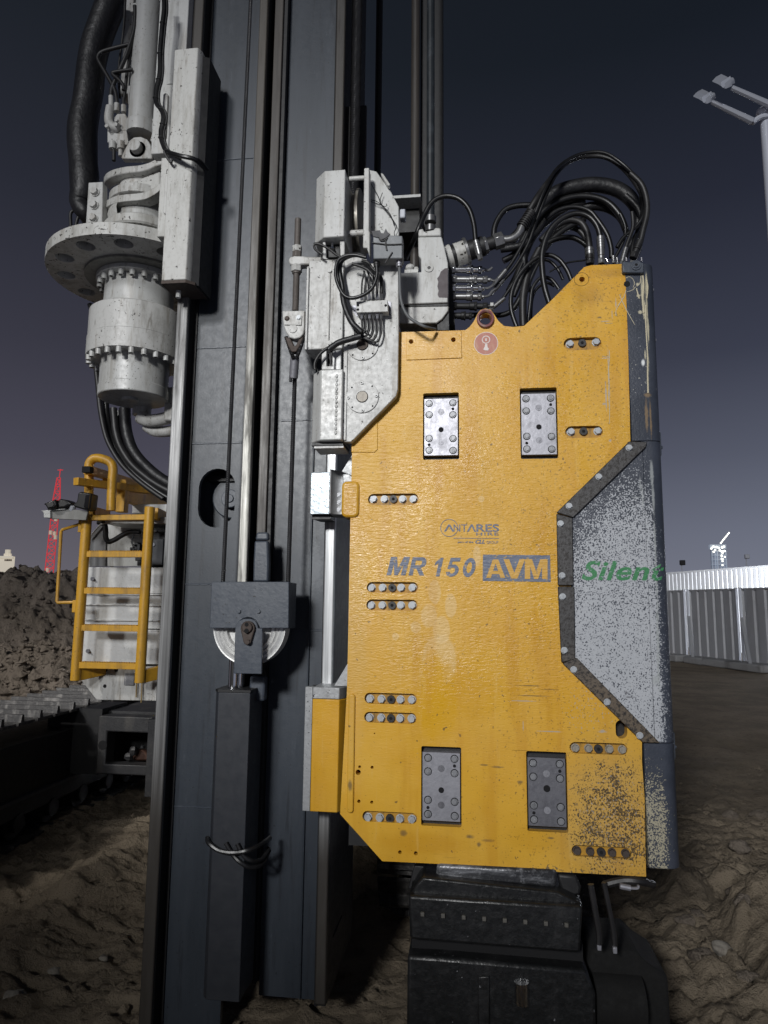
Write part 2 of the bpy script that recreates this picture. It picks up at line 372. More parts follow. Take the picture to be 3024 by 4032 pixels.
def make_rail(name, c0, c1, metal, rough):
    m = M(name, rough, metal); a = m.noise(60, 4, .6, m.pos((1,1,.015))); b = m.noise(14, 5, .7, m.pos((1,1,.12)))
    c = m.mix(m.mr(a, .35, .65), c0, c1); c = m.mix(m.mr(b, .56, .72, 0, .8), c, (.05,.045,.04))
    m.set('Base Color', c); m.set('Roughness', m.mr(b, .35, .7, rough-.08, rough+.2)); m.bump(m.math('ADD', a, m.math('MULTIPLY', b, .5)), .0012); return m
def rail_lower(m, zlo, zhi, dull):      # worn bright where the guides run, oiled and dark elsewhere
    z = m.xyz()[2]; base = m.b.inputs['Base Color'].links[0].from_socket
    k = m.math('MULTIPLY', m.mr(z, zlo-.5, zlo), m.mr(z, zhi, zhi+.55, 1, 0))
    c = m.mix(k, dull, base); m.set('Base Color', c); m.set('Metallic', m.math('MULTIPLY', k, .4)); return m.m
CHR = rail_lower(make_rail('bright_worn_rail', (.10,.10,.10), (.27,.27,.27), .5, .45), 1.35, 3.05, (.046,.041,.036))
CHC = rail_lower(make_rail('bright_centre_rail', (.30,.295,.27), (.62,.61,.57), .6, .42), 1.3, 2.75, (.070,.062,.053))
CHR2 = rail_lower(make_rail('bright_right_rail', (.34,.35,.36), (.62,.63,.64), .6, .4), 1.25, 2.7, (.042,.038,.034))
BRN = make_rail('greasy_brown_rail', (.045,.040,.036), (.066,.058,.051), .1, .45).m
BRN2 = dirty('bare_rusty_bar', (.14,.125,.115), (.06,.045,.035), .5, .3, amt=.9, scale=14).m
def make_rubber(name, c=(.0055,.0055,.006), rough=.38):
    m = M(name, rough); a = m.noise(14, 4, .6)
    m.set('Base Color', m.mix(m.mr(a, .45, .75), c, (c[0]*2+.003, c[1]*2+.003, c[2]*2+.003))); m.bump(m.noise(90,3,.6), .0004); return m.m
RUB = make_rubber('black_hose_rubber'); RUBD = make_rubber('dusty_hose_rubber', (.0115,.011,.0115), .48)
SLV = dirty('black_hose_sleeve', (.0085,.0085,.010), (.021,.021,.022), .45, amt=.5, scale=10, bump=.006, bscale=18).m
STL = dirty('machined_steel', (.33,.33,.36), (.12,.12,.13), .42, .6, amt=.55, scale=7, bump=.0006, stretch=(1,1,.5)).m
STD = dirty('dull_machined_steel', (.20,.20,.22), (.10,.10,.105), .42, .75, amt=.5, scale=9, bump=.0006).m
ZNC = dirty('zinc_bolt_steel', (.40,.42,.44), (.15,.155,.16), .42, .2, amt=.5, scale=60, bump=.0004).m
ZND = dirty('muddy_bolt_steel', (.30,.28,.24), (.07,.055,.04), .6, .3, amt=.9, scale=60, bump=.0008).m
CHM = M('chrome_plating', .16, 1).set('Base Color', (.75,.76,.78)).m
FIT = dirty('hydraulic_fitting_steel', (.30,.30,.30), (.06,.06,.06), .3, .8, amt=.6, scale=40, bump=.0002).m
RST = dirty('rusty_forged_steel', (.070,.054,.046), (.045,.03,.025), .65, .3, amt=.7, scale=20, bump=.001).m
def make_housing():
    m = M('chipped_grey_housing_paint', .42)
    X = m.xyz(); def_x = lambda x, y: P('S', x, y, YP)
    c = m.mix(m.mr(m.noise(5,5,.65), .35, .7), (.030,.036,.050), (.048,.055,.074))
    n1 = m.math('ADD', m.math('MULTIPLY', m.noise(170, 2, .6), .68), m.math('MULTIPLY', m.noise(62, 4, .7), .32)); n2 = m.noise(3.5, 4, .6)
    a = def_x(2500,2480); den = m.blob((a.x,a.z), 400/990, 760/990, .55, n2, .08); low_ = m.math('SUBTRACT', m.mr(X[2], def_x(2400,2700).z, def_x(2400,2100).z, .035, 0.), m.mr(X[2], def_x(2560,2935).z, def_x(2560,2915).z, .3, 0.))
    a2 = def_x(2620,2400); edge = m.mr(X[0], def_x(2565,2300).x, def_x(2612,2300).x, 0, .17)
    lo = def_x(2590,3260); den2 = m.blob((lo.x,lo.z), 260/990, 330/990, .8, n2, .15)
    hi = def_x(2520,1450); den3 = m.blob((hi.x,hi.z), 140/990, 420/990, .9, n2, .3)
    k = m.math('SUBTRACT', m.math('ADD', m.math('ADD', n1, low_), m.math('MULTIPLY', m.math('SUBTRACT', den, 1.), .20)), edge)
    c = m.mix(m.mr(k, .425, .50), c, m.mix(n2, (.36,.375,.40), (.45,.465,.49)))
    k2 = m.math('ADD', n1, m.math('MULTIPLY', m.math('SUBTRACT', den2, 1.), .22))
    c = m.mix(m.mr(m.math('SUBTRACT', k2, m.math('MULTIPLY', edge, .9)), .465, .51), c, (.36,.33,.24))
    k3 = m.math('ADD', m.noise(90,2,.5,m.pos((1,1,1),(2,0,5))), m.math('MULTIPLY', m.math('SUBTRACT', den3, 1.), .2))
    c = m.mix(m.mr(k3, .67, .70), c, (.34,.34,.30))
    e = m.noise(30,4,.65)
    def sc(x, y, wx, wy, col, amt=.9, amp=.7):
        nonlocal c
        p = def_x(x, y); c = m.mix(m.math('MULTIPLY', m.blob((p.x,p.z), wx/990, wy/990, .7, e, amp), amt), c, col)
    cream = (.50,.46,.33); rust = (.20,.14,.08)
    for a in ((2530,1150,9,75),(2546,1120,6,60),(2535,1210,7,60),(2513,1165,9,8),(2520,1230,9,9),(2510,1120,8,8),(2552,1300,5,90)): sc(*a, cream, .9, .8)
    sc(2532,1428,9,18,(.70,.72,.72),1,.25); sc(2540,1395,4,30,cream,.8,.6)
    for a in ((2546,1200,5,120),(2552,1420,4,60),(2550,1500,4,60)): sc(*a, cream, .7, .8)
    for a in ((2548,1555,18,12),(2545,1640,8,90),(2562,1650,5,100)): sc(*a, rust, .9, .8)
    for a in ((2566,1860,9,60),(2572,1960,7,80),(2530,1960,4,60),(2510,1958,30,3),(2520,1900,3,40),(2578,2120,5,120),(2585,2300,5,160),(2590,2500,7,120),(2592,2650,6,120),(2580,2680,16,24)): sc(*a, (.34,.36,.36), .7, .8)
    sc(2480,2745,26,4,(.12,.12,.13),.8,.6); sc(2465,2728,6,10,(.10,.10,.11),.8,.5)
    m.set('Base Color', c); m.set('Roughness', .42); m.bump(m.math('ADD', m.noise(90,3,.6), m.math('MULTIPLY', e, .5)), .0012); return m.m
HSG = make_housing()
def make_guard():
    m = M('greasy_brown_guard_steel', .5, .3); z = m.xyz()[2]; n = m.noise(70, 4, .75)
    c = m.mix(m.mr(z, P('S',2150,2500,YP).z, P('S',2150,2750,YP).z), (.062,.060,.060), (.135,.105,.075))
    c = m.mix(m.mr(n, .45, .6), c, (.025,.022,.020)); m.set('Base Color', c); m.bump(n, .0012); return m.m
GRD = make_guard()
def make_letter(name, col, fleck, amt):
    m = M(name, .45); n = m.noise(85, 2, .5, m.pos((1,1,1.6)))
    m.set('Base Color', m.mix(m.mr(n, amt, amt+.03), col, fleck)); m.bump(m.noise(22,3,.55,m.pos((1,1,5)),.8), .003); return m.m
LET = make_letter('worn_grey_lettering', (.125,.145,.20), (.40,.27,.10), .64)
LETY = make_letter('worn_yellow_lettering', (.58,.33,.055), (.30,.22,.13), .66)
LETG = make_letter('chipped_green_lettering', (.04,.20,.075), (.26,.32,.32), .62)
STK = dirty('faded_red_sticker', (.42,.16,.12), (.55,.35,.22), .5, amt=.9, scale=30, bump=.0002).m
STW = M('sticker_white', .5).set('Base Color', (.66,.60,.56)).m
def make_soil(name, c0, c1, c2, sc=1.0, b=.03):
    m = M(name, .92, 0, .25); a = m.noise(1.1*sc, 8, .65); n = m.noise(14*sc, 8, .7)
    c = m.mix(m.mr(a, .35, .65), c0, c1); c = m.mix(m.mr(n, .5, .75), c, c2); m.set('Base Color', c)
    m.bump(m.math('ADD', m.math('MULTIPLY', n, .6), m.math('MULTIPLY', m.noise(55*sc,6,.7), .35)), b, .9); return m.m
SAND = make_soil('churned_sand', (.200,.162,.118), (.290,.238,.175), (.118,.094,.066), 1, .07)
DIRT = make_soil('excavated_clay', (.24,.20,.16), (.34,.285,.235), (.15,.12,.098), 1.2, .14)
CON = dirty('rough_concrete', (.30,.30,.30), (.16,.15,.14), .85, amt=.7, scale=2).m
FEN = dirty('galvanised_corrugated_sheet', (.46,.47,.49), (.30,.30,.31), .5, .2, amt=.5, scale=.6, bump=.0001).m
FENW = dirty('white_corrugated_hoarding', (.78,.80,.83), (.60,.62,.66), .5, 0, amt=.4, scale=.5, bump=.0001).m
LMP = M('lamp_grey_paint', .4).set('Base Color', (.50,.52,.57)).m
POLEW = M('white_lamp_pole_paint', .4).set('Base Color', (.72,.75,.82)).m
def emis(name, col, st, base=(.1,.1,.1)):
    m = M(name, .6); m.set('Base Color', base); m.set('Emission Color', col); m.set('Emission Strength', st); return m.m
# ============================================================ THE SETTING
def fbm(x, y, z, o=5, h=.9): return mn.fractal(Vector((x,y,z)), h, 2.1, o)
def ground_h(x, y):
    d = math.hypot(x, y)
    h = .05*fbm(x*.55, y*.55, 3) + .035*fbm(x*1.9, y*1.9, 7, 4)
    # overlapping ridges and scalloped prints pressed by boots and tracks
    if d < 10:
        k = min(1, (10-d)/4)
        wx = x+.22*mn.noise(Vector((x*1.9,y*1.9,5))); wy = y+.20*mn.noise(Vector((x*1.7,y*2.3,8)))
        h += .040*k*(1-min(1,abs(mn.noise(Vector((wx*2.4,wy*5.2,2))))*3.2))**2
        h += .026*k*(1-min(1,abs(mn.noise(Vector((wx*6,wy*11,6))))*3.2))**2
        t = (wy*3.1+1.6*mn.noise(Vector((wx*1.6,wy*1.2,11))))%1; u = max(0,mn.noise(Vector((x*.9,y*1.1,31)))+.35)
        h += .055*k*u*(t**2.2 if t < .93 else (1-t)/.07)
        h += .010*k*fbm(x*11,y*14,3,4)
    # rough heaps to the right of the machine
    k = max(0, min(1, (x-.5)/.8))*max(0, min(1, (6.5-y)/2.5))
    if k > 0:
        v_ = mn.voronoi(Vector((x*2.6+.3*fbm(x*3,y*3,1,3), y*2.6, 3)))[0]; h += .42*math.exp(-((x-2.6)/1.0)**2-((y-3.9)/.9)**2)*(1+.5*fbm(x*1.7,y*1.7,13,5)) + k*(.20*abs(fbm(x*1.3, y*1.3, 21, 6))+.09*min(1,(v_[1]-v_[0])*2.2)+.06*abs(fbm(x*6, y*6, 4, 4)))
    # ridge of sand squeezed up beside the left crawler
    dx = x-(-2.20-.06*y); h += .09*math.exp(-(dx/.20)**2)*max(0,min(1,(7-y)/2))*(1+.5*fbm(x*5,y*5,2))
    if d > 12: h *= .5
    return h-.02
def grid(xs, ys, fn):
    g = G(); nx = len(xs)
    g.v = [Vector((x, y, fn(x, y))) for y in ys for x in xs]
    g.f = [(j*nx+i, j*nx+i+1, (j+1)*nx+i+1, (j+1)*nx+i) for j in range(len(ys)-1) for i in range(nx-1)]
    return g
def steps(a, b, d0, grow, lim):
    out = [a]; d = d0
    while out[-1] < b: out.append(out[-1]+d); d = min(d*grow, lim)
    return out
ys = [.9+.025*i for i in range(32)]+[1.7+.0185*i for i in range(270)]; ys = ys+steps(ys[-1]+.02, 420, .022, 1.045, 30)
xr = [.0215*i for i in range(190)]; xr = xr+steps(xr[-1]+.022, 420, .024, 1.05, 30)
xs = [-v for v in xr[::-1]][:-1] + xr
def raw(g, name, mat):
    me = bpy.data.meshes.new(name); me.from_pydata([tuple(v) for v in g.v], [], g.f); me.materials.append(mat); me.shade_smooth()
    o = bpy.data.objects.new(name, me); COL.objects.link(o); return o
tag(raw(grid(xs, ys, ground_h), 'ground', SAND), 'churned brown sandy ground of the site pressed into ridges and prints', 'ground', kind='structure')
HEAPS = []
# excavated heaps on the left
def heap(cx, cy, sx, sy, h, seed, name, label, n=170):
    def fn(x, y):
        u = (x-cx)/sx; v = (y-cy)/sy; r = math.hypot(u, v); a = math.atan2(v, u)
        e = 1-r*(1+.18*mn.noise(Vector((math.cos(a)*1.5,math.sin(a)*1.5,seed))))
        if e <= 0: return -.25
        b = h*min(1.0, e*1.7)**.8
        c = .16*fbm(x*1.1,y*1.1,seed,6)+.10*abs(fbm(x*3.2,y*3.2,seed+3,6))
        c += .20*mn.voronoi(Vector((x*2.6,y*2.6,b*2.4+seed)))[0][0]+.09*mn.voronoi(Vector((x*7,y*7,b*6+seed)))[0][0]+.05*fbm(x*9,y*9,seed,3)
        return b+c*min(1,e*5)*1.25-.04
    HEAPS.append((fn,cx,cy,sx,sy))
    xs = [cx-sx*1.15+sx*2.3*i/n for i in range(n+1)]; ys = [cy-sy*1.15+sy*2.3*i/n for i in range(n+1)]
    return tag(raw(grid(xs, ys, fn), name, DIRT), label, 'dirt mound', kind='structure')
heap(-7.6, 11.5, 3.3, 3.2, 2.12, 3.7, 'dirt_mound', 'tall heap of excavated clay behind the left crawler track', 260)
heap(-5.3, 8.6, 1.9, 1.6, .95, 9.1, 'dirt_mound', 'low spill of dark clods at the foot of the tall heap', 200)

heap(-6.6, -4.6, 8.3, 1.9, 3.7, 5.3, 'unseen_shade_bank', 'unseen soil bank added behind the camera to shade the lower view', 90)  # unseen bank, added behind the camera to block the low sun lamp
# ---- fence of corrugated panels
def corr(g, A, B, z0, z1, pitch, depth, prof=(.0,.0,.5,.62,1.)):
    A = Vector(A); B = Vector(B); L = (B-A).length; d = (B-A)/L; nrm = Vector((d.y,-d.x,0)); k = int(L/pitch)
    pts = []
    for i in range(k):
        for t, s in ((0,0),(.62,0),(.72,1),(.90,1),(1.0,0)): 
            pts.append(A+d*((i+t)*L/k)+nrm*(depth*s))
    vs = [(p.x,p.y,z) for z in (z0,z1) for p in pts]; n = len(pts)
    g.add(vs, [(i,i+1,n+i+1,n+i) for i in range(n-1)])
FA = PZ('S', 3060, 2640); FB = PZ('S', 2640, 2588)        # foot line of the near fence
fd = (FB-FA).normalized(); fn_ = Vector((fd.y,-fd.x,0)); 
if fn_.y > 0: fn_ = -fn_
HF = ZA('S', 2950, 2318, FA.lerp(FB,.25).y)
def on_line(A_, px, py):
    r = ray('S', px, py); t = ((A_-O).cross(fd)).z/(r.cross(fd)).z; return O+r*t
def at_fence(px, py=2600):
    r = ray('S', px, py); # intersection with the vertical plane through FA-FB
    t = ((FA-O).cross(fd)).z/(r.cross(fd)).z; return O+r*t
HF = on_line(FA, 2900, 2320).z
cuts = [3130, 2929, 2720, 2560, 2400]
for i, (px0, px1) in enumerate(zip(cuts[:-1], cuts[1:])):
    a = at_fence(px0-8); b = at_fence(px1+6); a.z = b.z = 0
    lab = ['grey corrugated fence panel at the right edge of the photo', 'grey corrugated fence panel with the full diagonal brace', 'grey corrugated fence panel nearest the hammer with a half hidden brace', 'grey corrugated fence panel behind the hammer'][i]
    if i == 3: continue
    t = thing('fence_panel', lab, 'fence', a, 'corrugated panels of the site fence')
    g = G(); corr(g, a, b, .12, HF, .42, .05); g.build('corrugated_sheet', FEN, t, angle=20)
    g = G(); 
    for z in (.10, HF): g.beam(a+Vector((0,0,z))-fn_*.02, b+Vector((0,0,z))-fn_*.02, .05, .06)
    g.build('rail', FEN, t)
    for e in (a, b): G().beam(e+fn_*.06, e+fn_*.06+Vector((0,0,HF+.05)), .07, .07).build('post', POLEW, t)
    if i < 3:
        mid = b + fn_*.05
        G().beam(mid+Vector((0,0,HF*.62)), mid+fd*(-2.1)*.72+fn_*1.0+Vector((0,0,.05)), .09, .09).build('brace', FEN, t)
for i, (px, s, lab) in enumerate([(3040,1.5,'concrete ballast block at the right edge under the fence'),(2930,1.25,'concrete ballast block under the fence between two panels'),(2840,1.0,'flat concrete ballast block at the foot of the long brace'),(2735,.9,'small concrete ballast block nearest the hammer under the fence')]):
    a = at_fence(px); a.z = 0; a = a + fn_*.75
    g = G(); g.beam(a+fd*-.55*s+Vector((0,0,.10)), a+fd*.55*s+Vector((0,0,.10)), .7, .24)
    tag(g.build('ballast_block', CON, bevel=.05), lab, 'concrete block', 'ballast blocks of the site fence')
# taller white hoarding behind
A = FA - fn_*5; B = A+fd*34; A2 = A - fd*8
lc = at_fence(2900)-fn_*1.0
zt = on_line(A, 3010, 2230).z
lamp('SPOT', 'hoarding_floodlight', (lc-fd*3+Vector((0,0,2.0))), lc+fd*1.5-fn_*4+Vector((0,0,3.4)), 6500, (.92,.95,1), spot_size=R(150), spot_blend=1, shadow_soft_size=.3)
t = thing('white_hoarding', 'tall brightly lit white ribbed hoarding behind the grey fence', 'hoarding', A2)
g = G(); corr(g, A2, B, 0, zt, .3, .05); g.build('ribbed_sheet', FENW, t, angle=20)
G().beam(A2+Vector((0,0,zt)), B+Vector((0,0,zt)), .06, .08).build('cap_rail', FENW, t)

# ---- double armed street lamp on the right
YL = 12.5
t = thing('street_lamp', 'white lamp pole with two unlit grey lamp heads on arms at upper right', 'street lamp', (XA('o',1300,860,YL), YL, 0))
X0 = XA('o',1302,860,YL); Z0 = ZA('o',1300,840,YL)
G().cyl((X0+.0,YL,-.1),(X0,YL,Z0+.05),.13,.085,n=12).build('pole', POLEW, t)
def apath(s, Y): return path('o', s, Y)
g = G(); g.ball((X0,YL,Z0+.12), .15, (1,1,.7), n=12)
g.tube(path('o','1330,810 1250,825 1190,860 1145,898', YL-.1), .05, n=8)
g.build('bracket', POLEW, t)
for s0, dy in (('1150,880 640,635', -.1), ('1420,700 890,460', -.25)):
    a = path('o', s0, YL+dy)
    arm = G().tube([a[0], a[1]], .055, n=8, smooth=False, radii=[.065,.045]).build('arm', LMP, t)
def head(dx, dy, Y):
    def q(x, y, d=0): return P('o', x+dx, y+dy, Y+d)
    def slab(pts, th):      # solid plate through 3D corners
        g = G(); n = len(pts); g.add(list(pts)+[p+Vector((0,.02,th)) for p in pts], [tuple(range(n)), tuple(range(2*n-1,n-1,-1))]+[(i,(i+1)%n,n+(i+1)%n,n+i) for i in range(n)]); return g
    h = slab([q(415,573,-.2),q(462,522,-.05),q(527,487,.15),q(583,512,.15),q(640,543,.15),q(580,585,-.03),q(522,626,-.2),q(478,600,-.2)],.035).build('lamp_head', LMP, t)
    slab([q(522,626,-.2),q(640,543,.15),q(652,572,.14),q(545,656,-.2)],.10).build('driver_housing', POLEW, h, bevel=.01)
    slab([q(547,656,-.15),q(652,573,.17),q(692,578,.2),q(694,602,.15),q(662,615,.05),q(658,636,.0),q(585,668,-.12)],.12).build('knuckle', LMP, h, bevel=.02)
for dx, dy, Y in ((0,0,YL-.1),(237,-187,YL-.25)): head(dx, dy, Y)

# ---- far away: lit tower with crane, lamp poles, white building, red crane, lit works
YD = 300
def dbox(g, fr, x0, y0, x1, y1, Y, d): 
    a = P(fr,x0,y0,Y); b = P(fr,x1,y1,Y); g.box(a.x,b.x,Y,Y+d,b.z,a.z)
t = thing('tower_under_construction', 'distant floodlit tower with a lit crane jib above the white hoarding', 'building', (XA('n',815,830,YD),YD,0))
TW = emis('emissive_storeys', (.55,.66,.85), .28, (.3,.32,.35)); LT = emis('work_lamps', (1,.98,.86), 3)  # storeys are no lamps; the floodlight on them is put in as emission
TG = emis('dim_emissive_storeys', (.45,.55,.75), .16, (.2,.2,.22))  # weaker glow put into the colour, also on the crane jib
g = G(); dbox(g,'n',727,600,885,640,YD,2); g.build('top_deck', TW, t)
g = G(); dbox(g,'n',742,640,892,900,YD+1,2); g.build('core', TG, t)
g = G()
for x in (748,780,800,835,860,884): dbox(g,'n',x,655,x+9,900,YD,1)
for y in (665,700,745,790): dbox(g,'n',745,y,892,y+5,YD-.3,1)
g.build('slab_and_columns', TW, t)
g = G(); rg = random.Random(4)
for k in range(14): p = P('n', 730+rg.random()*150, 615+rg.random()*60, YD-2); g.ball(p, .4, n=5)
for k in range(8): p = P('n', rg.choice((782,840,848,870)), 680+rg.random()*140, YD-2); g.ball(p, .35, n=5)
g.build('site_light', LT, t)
a = P('n',815,590,YD); b = P('n',893,492,YD)
G().beam(a,b,.3,.3).build('crane_jib', TG, t)
g = G()
for k in range(8): g.ball(a.lerp(b,k/7)+Vector((0,-2,0)), .32, n=6)
g.build('jib_light', LT, t)
for (x,y,yb,lab) in ((458,776,860,'small dark floodlight on a thin pole over the hoarding'),(1083,716,800,'faint small box light over the hoarding right of the lit tower')):
    c = P('n',x,y,120); bz = P('n',x-3,yb,120)
    t = thing('distant_floodlight', lab, 'floodlight', (c.x,120,0))
    G().cyl((bz.x,120,0),(bz.x,120,c.z),.09,n=6).build('pole', LMP, t)
    s = .42 if x < 500 else .36
    G().box(c.x-s,c.x+s,119.6,120.2,c.z-s,c.z+s).build('lamp_head', BLK if x < 500 else LMP, t, bevel=.1)
t = thing('distant_building', 'pale floodlit block with aerials on its roof beyond the heap', 'building', (XA('p',60,1200,200),200,0))
BW = emis('emissive_wall', (.9,.8,.62), .35, (.6,.56,.5))  # floodlight on the wall is put into the material as a glow
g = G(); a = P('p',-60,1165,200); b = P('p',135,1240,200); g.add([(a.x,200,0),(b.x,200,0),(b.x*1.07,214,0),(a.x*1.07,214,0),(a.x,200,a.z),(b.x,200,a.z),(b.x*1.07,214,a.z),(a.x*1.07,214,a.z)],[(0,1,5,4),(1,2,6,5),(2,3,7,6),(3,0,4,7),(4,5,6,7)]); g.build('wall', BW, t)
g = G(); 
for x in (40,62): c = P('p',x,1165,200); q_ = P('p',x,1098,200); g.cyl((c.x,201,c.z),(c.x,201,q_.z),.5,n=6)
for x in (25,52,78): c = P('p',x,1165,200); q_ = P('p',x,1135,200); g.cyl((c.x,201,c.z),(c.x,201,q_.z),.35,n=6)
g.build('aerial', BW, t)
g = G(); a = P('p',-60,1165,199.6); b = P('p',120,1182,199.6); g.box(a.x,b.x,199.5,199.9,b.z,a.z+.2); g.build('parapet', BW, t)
DB = M('dim_windows', .4).set('Base Color', (.12,.09,.07)).m
g = G()
for x in (42,58,70,84,98): dbox(g,'p',x,1190,x+9,1206,199.8,.1)
g.build('window', DB, t)
YC = 130
RED = emis('red_emissive_crane_paint', (.75,.045,.06), .45, (.55,.03,.04))  # light on the boom is put into its paint as a red glow
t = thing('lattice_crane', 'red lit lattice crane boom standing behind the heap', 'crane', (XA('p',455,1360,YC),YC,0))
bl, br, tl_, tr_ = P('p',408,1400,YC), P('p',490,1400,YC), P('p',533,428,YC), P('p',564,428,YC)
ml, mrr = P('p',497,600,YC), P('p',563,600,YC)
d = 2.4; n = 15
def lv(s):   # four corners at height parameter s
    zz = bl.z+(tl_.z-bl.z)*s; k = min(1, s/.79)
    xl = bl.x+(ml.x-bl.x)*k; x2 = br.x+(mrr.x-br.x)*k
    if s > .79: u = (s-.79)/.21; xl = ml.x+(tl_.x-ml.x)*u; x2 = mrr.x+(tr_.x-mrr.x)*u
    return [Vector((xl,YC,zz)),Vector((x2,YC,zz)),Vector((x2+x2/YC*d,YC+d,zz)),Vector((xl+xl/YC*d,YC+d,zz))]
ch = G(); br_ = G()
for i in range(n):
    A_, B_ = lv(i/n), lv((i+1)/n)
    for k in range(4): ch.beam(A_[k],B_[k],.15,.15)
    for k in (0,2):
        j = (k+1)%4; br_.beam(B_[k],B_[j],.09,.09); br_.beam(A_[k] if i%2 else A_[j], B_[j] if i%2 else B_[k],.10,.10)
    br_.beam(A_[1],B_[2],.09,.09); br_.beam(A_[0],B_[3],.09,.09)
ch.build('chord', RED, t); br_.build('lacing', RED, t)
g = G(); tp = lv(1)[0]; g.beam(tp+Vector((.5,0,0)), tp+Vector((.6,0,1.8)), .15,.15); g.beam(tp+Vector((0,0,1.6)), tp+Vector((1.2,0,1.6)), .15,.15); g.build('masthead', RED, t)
CRM = emis('pale_emissive_fitting', (.8,.6,.45), .3, (.5,.45,.35))  # fittings are no lamps; a glow is put into their colour
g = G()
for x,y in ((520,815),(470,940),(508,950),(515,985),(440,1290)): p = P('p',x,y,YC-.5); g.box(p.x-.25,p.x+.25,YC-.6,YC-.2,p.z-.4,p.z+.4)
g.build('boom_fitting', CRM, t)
t = thing('distant_works_lights', 'cluster of bright white work lights low behind the thin handrail', 'floodlight', (XA('p',360,1270,170),170,0))
g = G(); 
for x,y,r_ in ((425,1065,.7),(440,1085,1.1),(468,1058,1.5),(455,1078,1.3),(480,1070,.9),(470,1100,.9),(445,1100,.7),(492,1105,.6)): p = P('c',x,y,170); g.ball(p, r_, (1.2,1,.7), n=8)
g.build('lamp', emis('bright_work_lamp', (.85,.95,1), 5), t)
g = G()
for x in (425,460,480): p = P('c',x,1080,171); g.cyl((p.x,171,0),(p.x,171,p.z),.2,n=6)
g.build('pole', LMP, t)
# ============================================================ THE MAST
YF, YR = 3.10, 3.00            # face plate, front of the outer rails
ZT = 7.5; ZB = ZA('d',1440,1582,YF)
mast = thing('rig_mast', 'tall blue-grey piling rig mast with bright worn guide rails', 'mast', (-1.0, YF, 0))
xL0, xL1 = XA('b',967,1100,YR), XA('b',1040,1100,YR)      # left rail
xF0 = XA('b',1108,1100,YF); xC0 = XA('b',1432,1100,YF)
xC1, xC2 = XA('b',1436,1100,2.98), XA('b',1493,1100,2.98)
xB1, xB2 = XA('b',1545,1100,3.04), XA('b',1605,1100,3.04)
xF1 = XA('f',225,900,YF); xR0, xR1 = XA('t',168,700,YR), XA('t',222,700,YR)
oc = P('c',1415,432,YF); hw = XA('c',1535,432,YF)-oc.x; hh = ZA('c',1415,240,YF)-oc.z
hole = pill(oc.x-hw, oc.x+hw, oc.z-hh, oc.z+hh, 10)
g = G(); g.prism([(xF0-.05,-.3),(xC0+.005,-.3),(xC0+.005,ZT),(xF0-.05,ZT)], YF, YF+.025, [hole])
g.prism([(xF1-.02,ZB),(xR0+.01,ZB),(xR0+.01,ZT),(xF1-.02,ZT)], YF, YF+.025)
g.build('face_plate', MAST, mast)
g = G(); g.box(xF0-.06, xR0+.02, YF+.026, YF+.62, ZB, ZT); 
g2 = G(); g2.prism([(xF0-.05,ZB),(xC0,ZB),(xC0,ZT),(xF0-.05,ZT)], YF+.12, YF+.6); 
# the box of the mast: side walls and back, open at the oval inspection hole
b = G(); b.box(xR0-.005, xR1-.012, YR+.06, YF+.60, ZB, ZT); b.box(xF0-.075, xF0-.05, YF-.0, YF+.6, -.3, ZT); b.box(xF0-.05, xR0-.006, YF+.58, YF+.6, ZB, ZT)
b.box(xC0, xF1, YF+.11, YF+.14, ZB, ZT)
b.build('side_wall', BLK, mast)
G().box(xF0-.05, xC0, YF+.17, YF+.19, oc.z-.4, oc.z+.4).build('inner_panel', MAST, mast)
g = G(); g.cyl((oc.x+.035,YF+.17,oc.z+.02),(oc.x+.035,YF+.12,oc.z+.02),.105,n=32); g.build('sheave_boss', MAST, mast, bevel=.006)
g = G(); g.cyl((oc.x+.035,YF+.12,oc.z+.01),(oc.x+.035,YF+.085,oc.z+.01),.045,n=24); g.cyl((oc.x+.035,YF+.084,oc.z+.01),(oc.x+.035,YF+.078,oc.z+.01),.02,n=16); g.build('sheave_pin', BLOCK, mast, bevel=.004)
G().box(oc.x-.09,oc.x+.09,YF+.10,YF+.168,oc.z+.10,oc.z+.125).build('stiffener', BLK, mast)
# left rail with its recess
G().box(xL0, xL1, YR, YR+.028, -.3, ZT).build('guide_rail', CHR, mast, bevel=.005)
g = G(); g.box(xL0+.004, xL1-.002, YR+.028, YF+.05, -.3, ZT); g.box(xL1-.01, xF0-.03, YF-.02, YF-.0, -.3, ZT); g.build('rail_web', PIT, mast)  # black fill stands for the recess shadow beside the rail
G().box(xF0-.012, xF0+.004, YF-.012, YF-.001, -.3, ZT).build('rail_web', BLK, mast)
# right rail
zrb = ZA('d',1500,1610,YR)
G().box(xR0, xR1, YR, YR+.03, zrb, ZT).build('guide_rail', CHR2, mast, bevel=.006)
G().box(xR0+.003, xR1-.003, YR+.03, YF+.05, zrb+.02, ZT).build('rail_web', BLK, mast)
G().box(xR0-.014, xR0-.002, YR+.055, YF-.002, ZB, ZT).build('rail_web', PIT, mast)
# centre guide
G().box(xC1, xC2, 2.98, 3.012, .25, ZT).build('centre_rail', CHC, mast, bevel=.005)
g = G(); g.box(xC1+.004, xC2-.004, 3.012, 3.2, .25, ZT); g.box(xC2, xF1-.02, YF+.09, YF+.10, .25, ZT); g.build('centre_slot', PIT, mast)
G().box(xB1, xB2, 3.04, 3.075, ZA('h',690,60,3.04), ZT).build('centre_rail', BRN, mast, bevel=.004, label='greasy brown guide bar beside the slot')
G().box(xB2+.001, xF1-.022, 3.055, 3.11, .25, ZT).build('slot_cheek', BLK, mast)
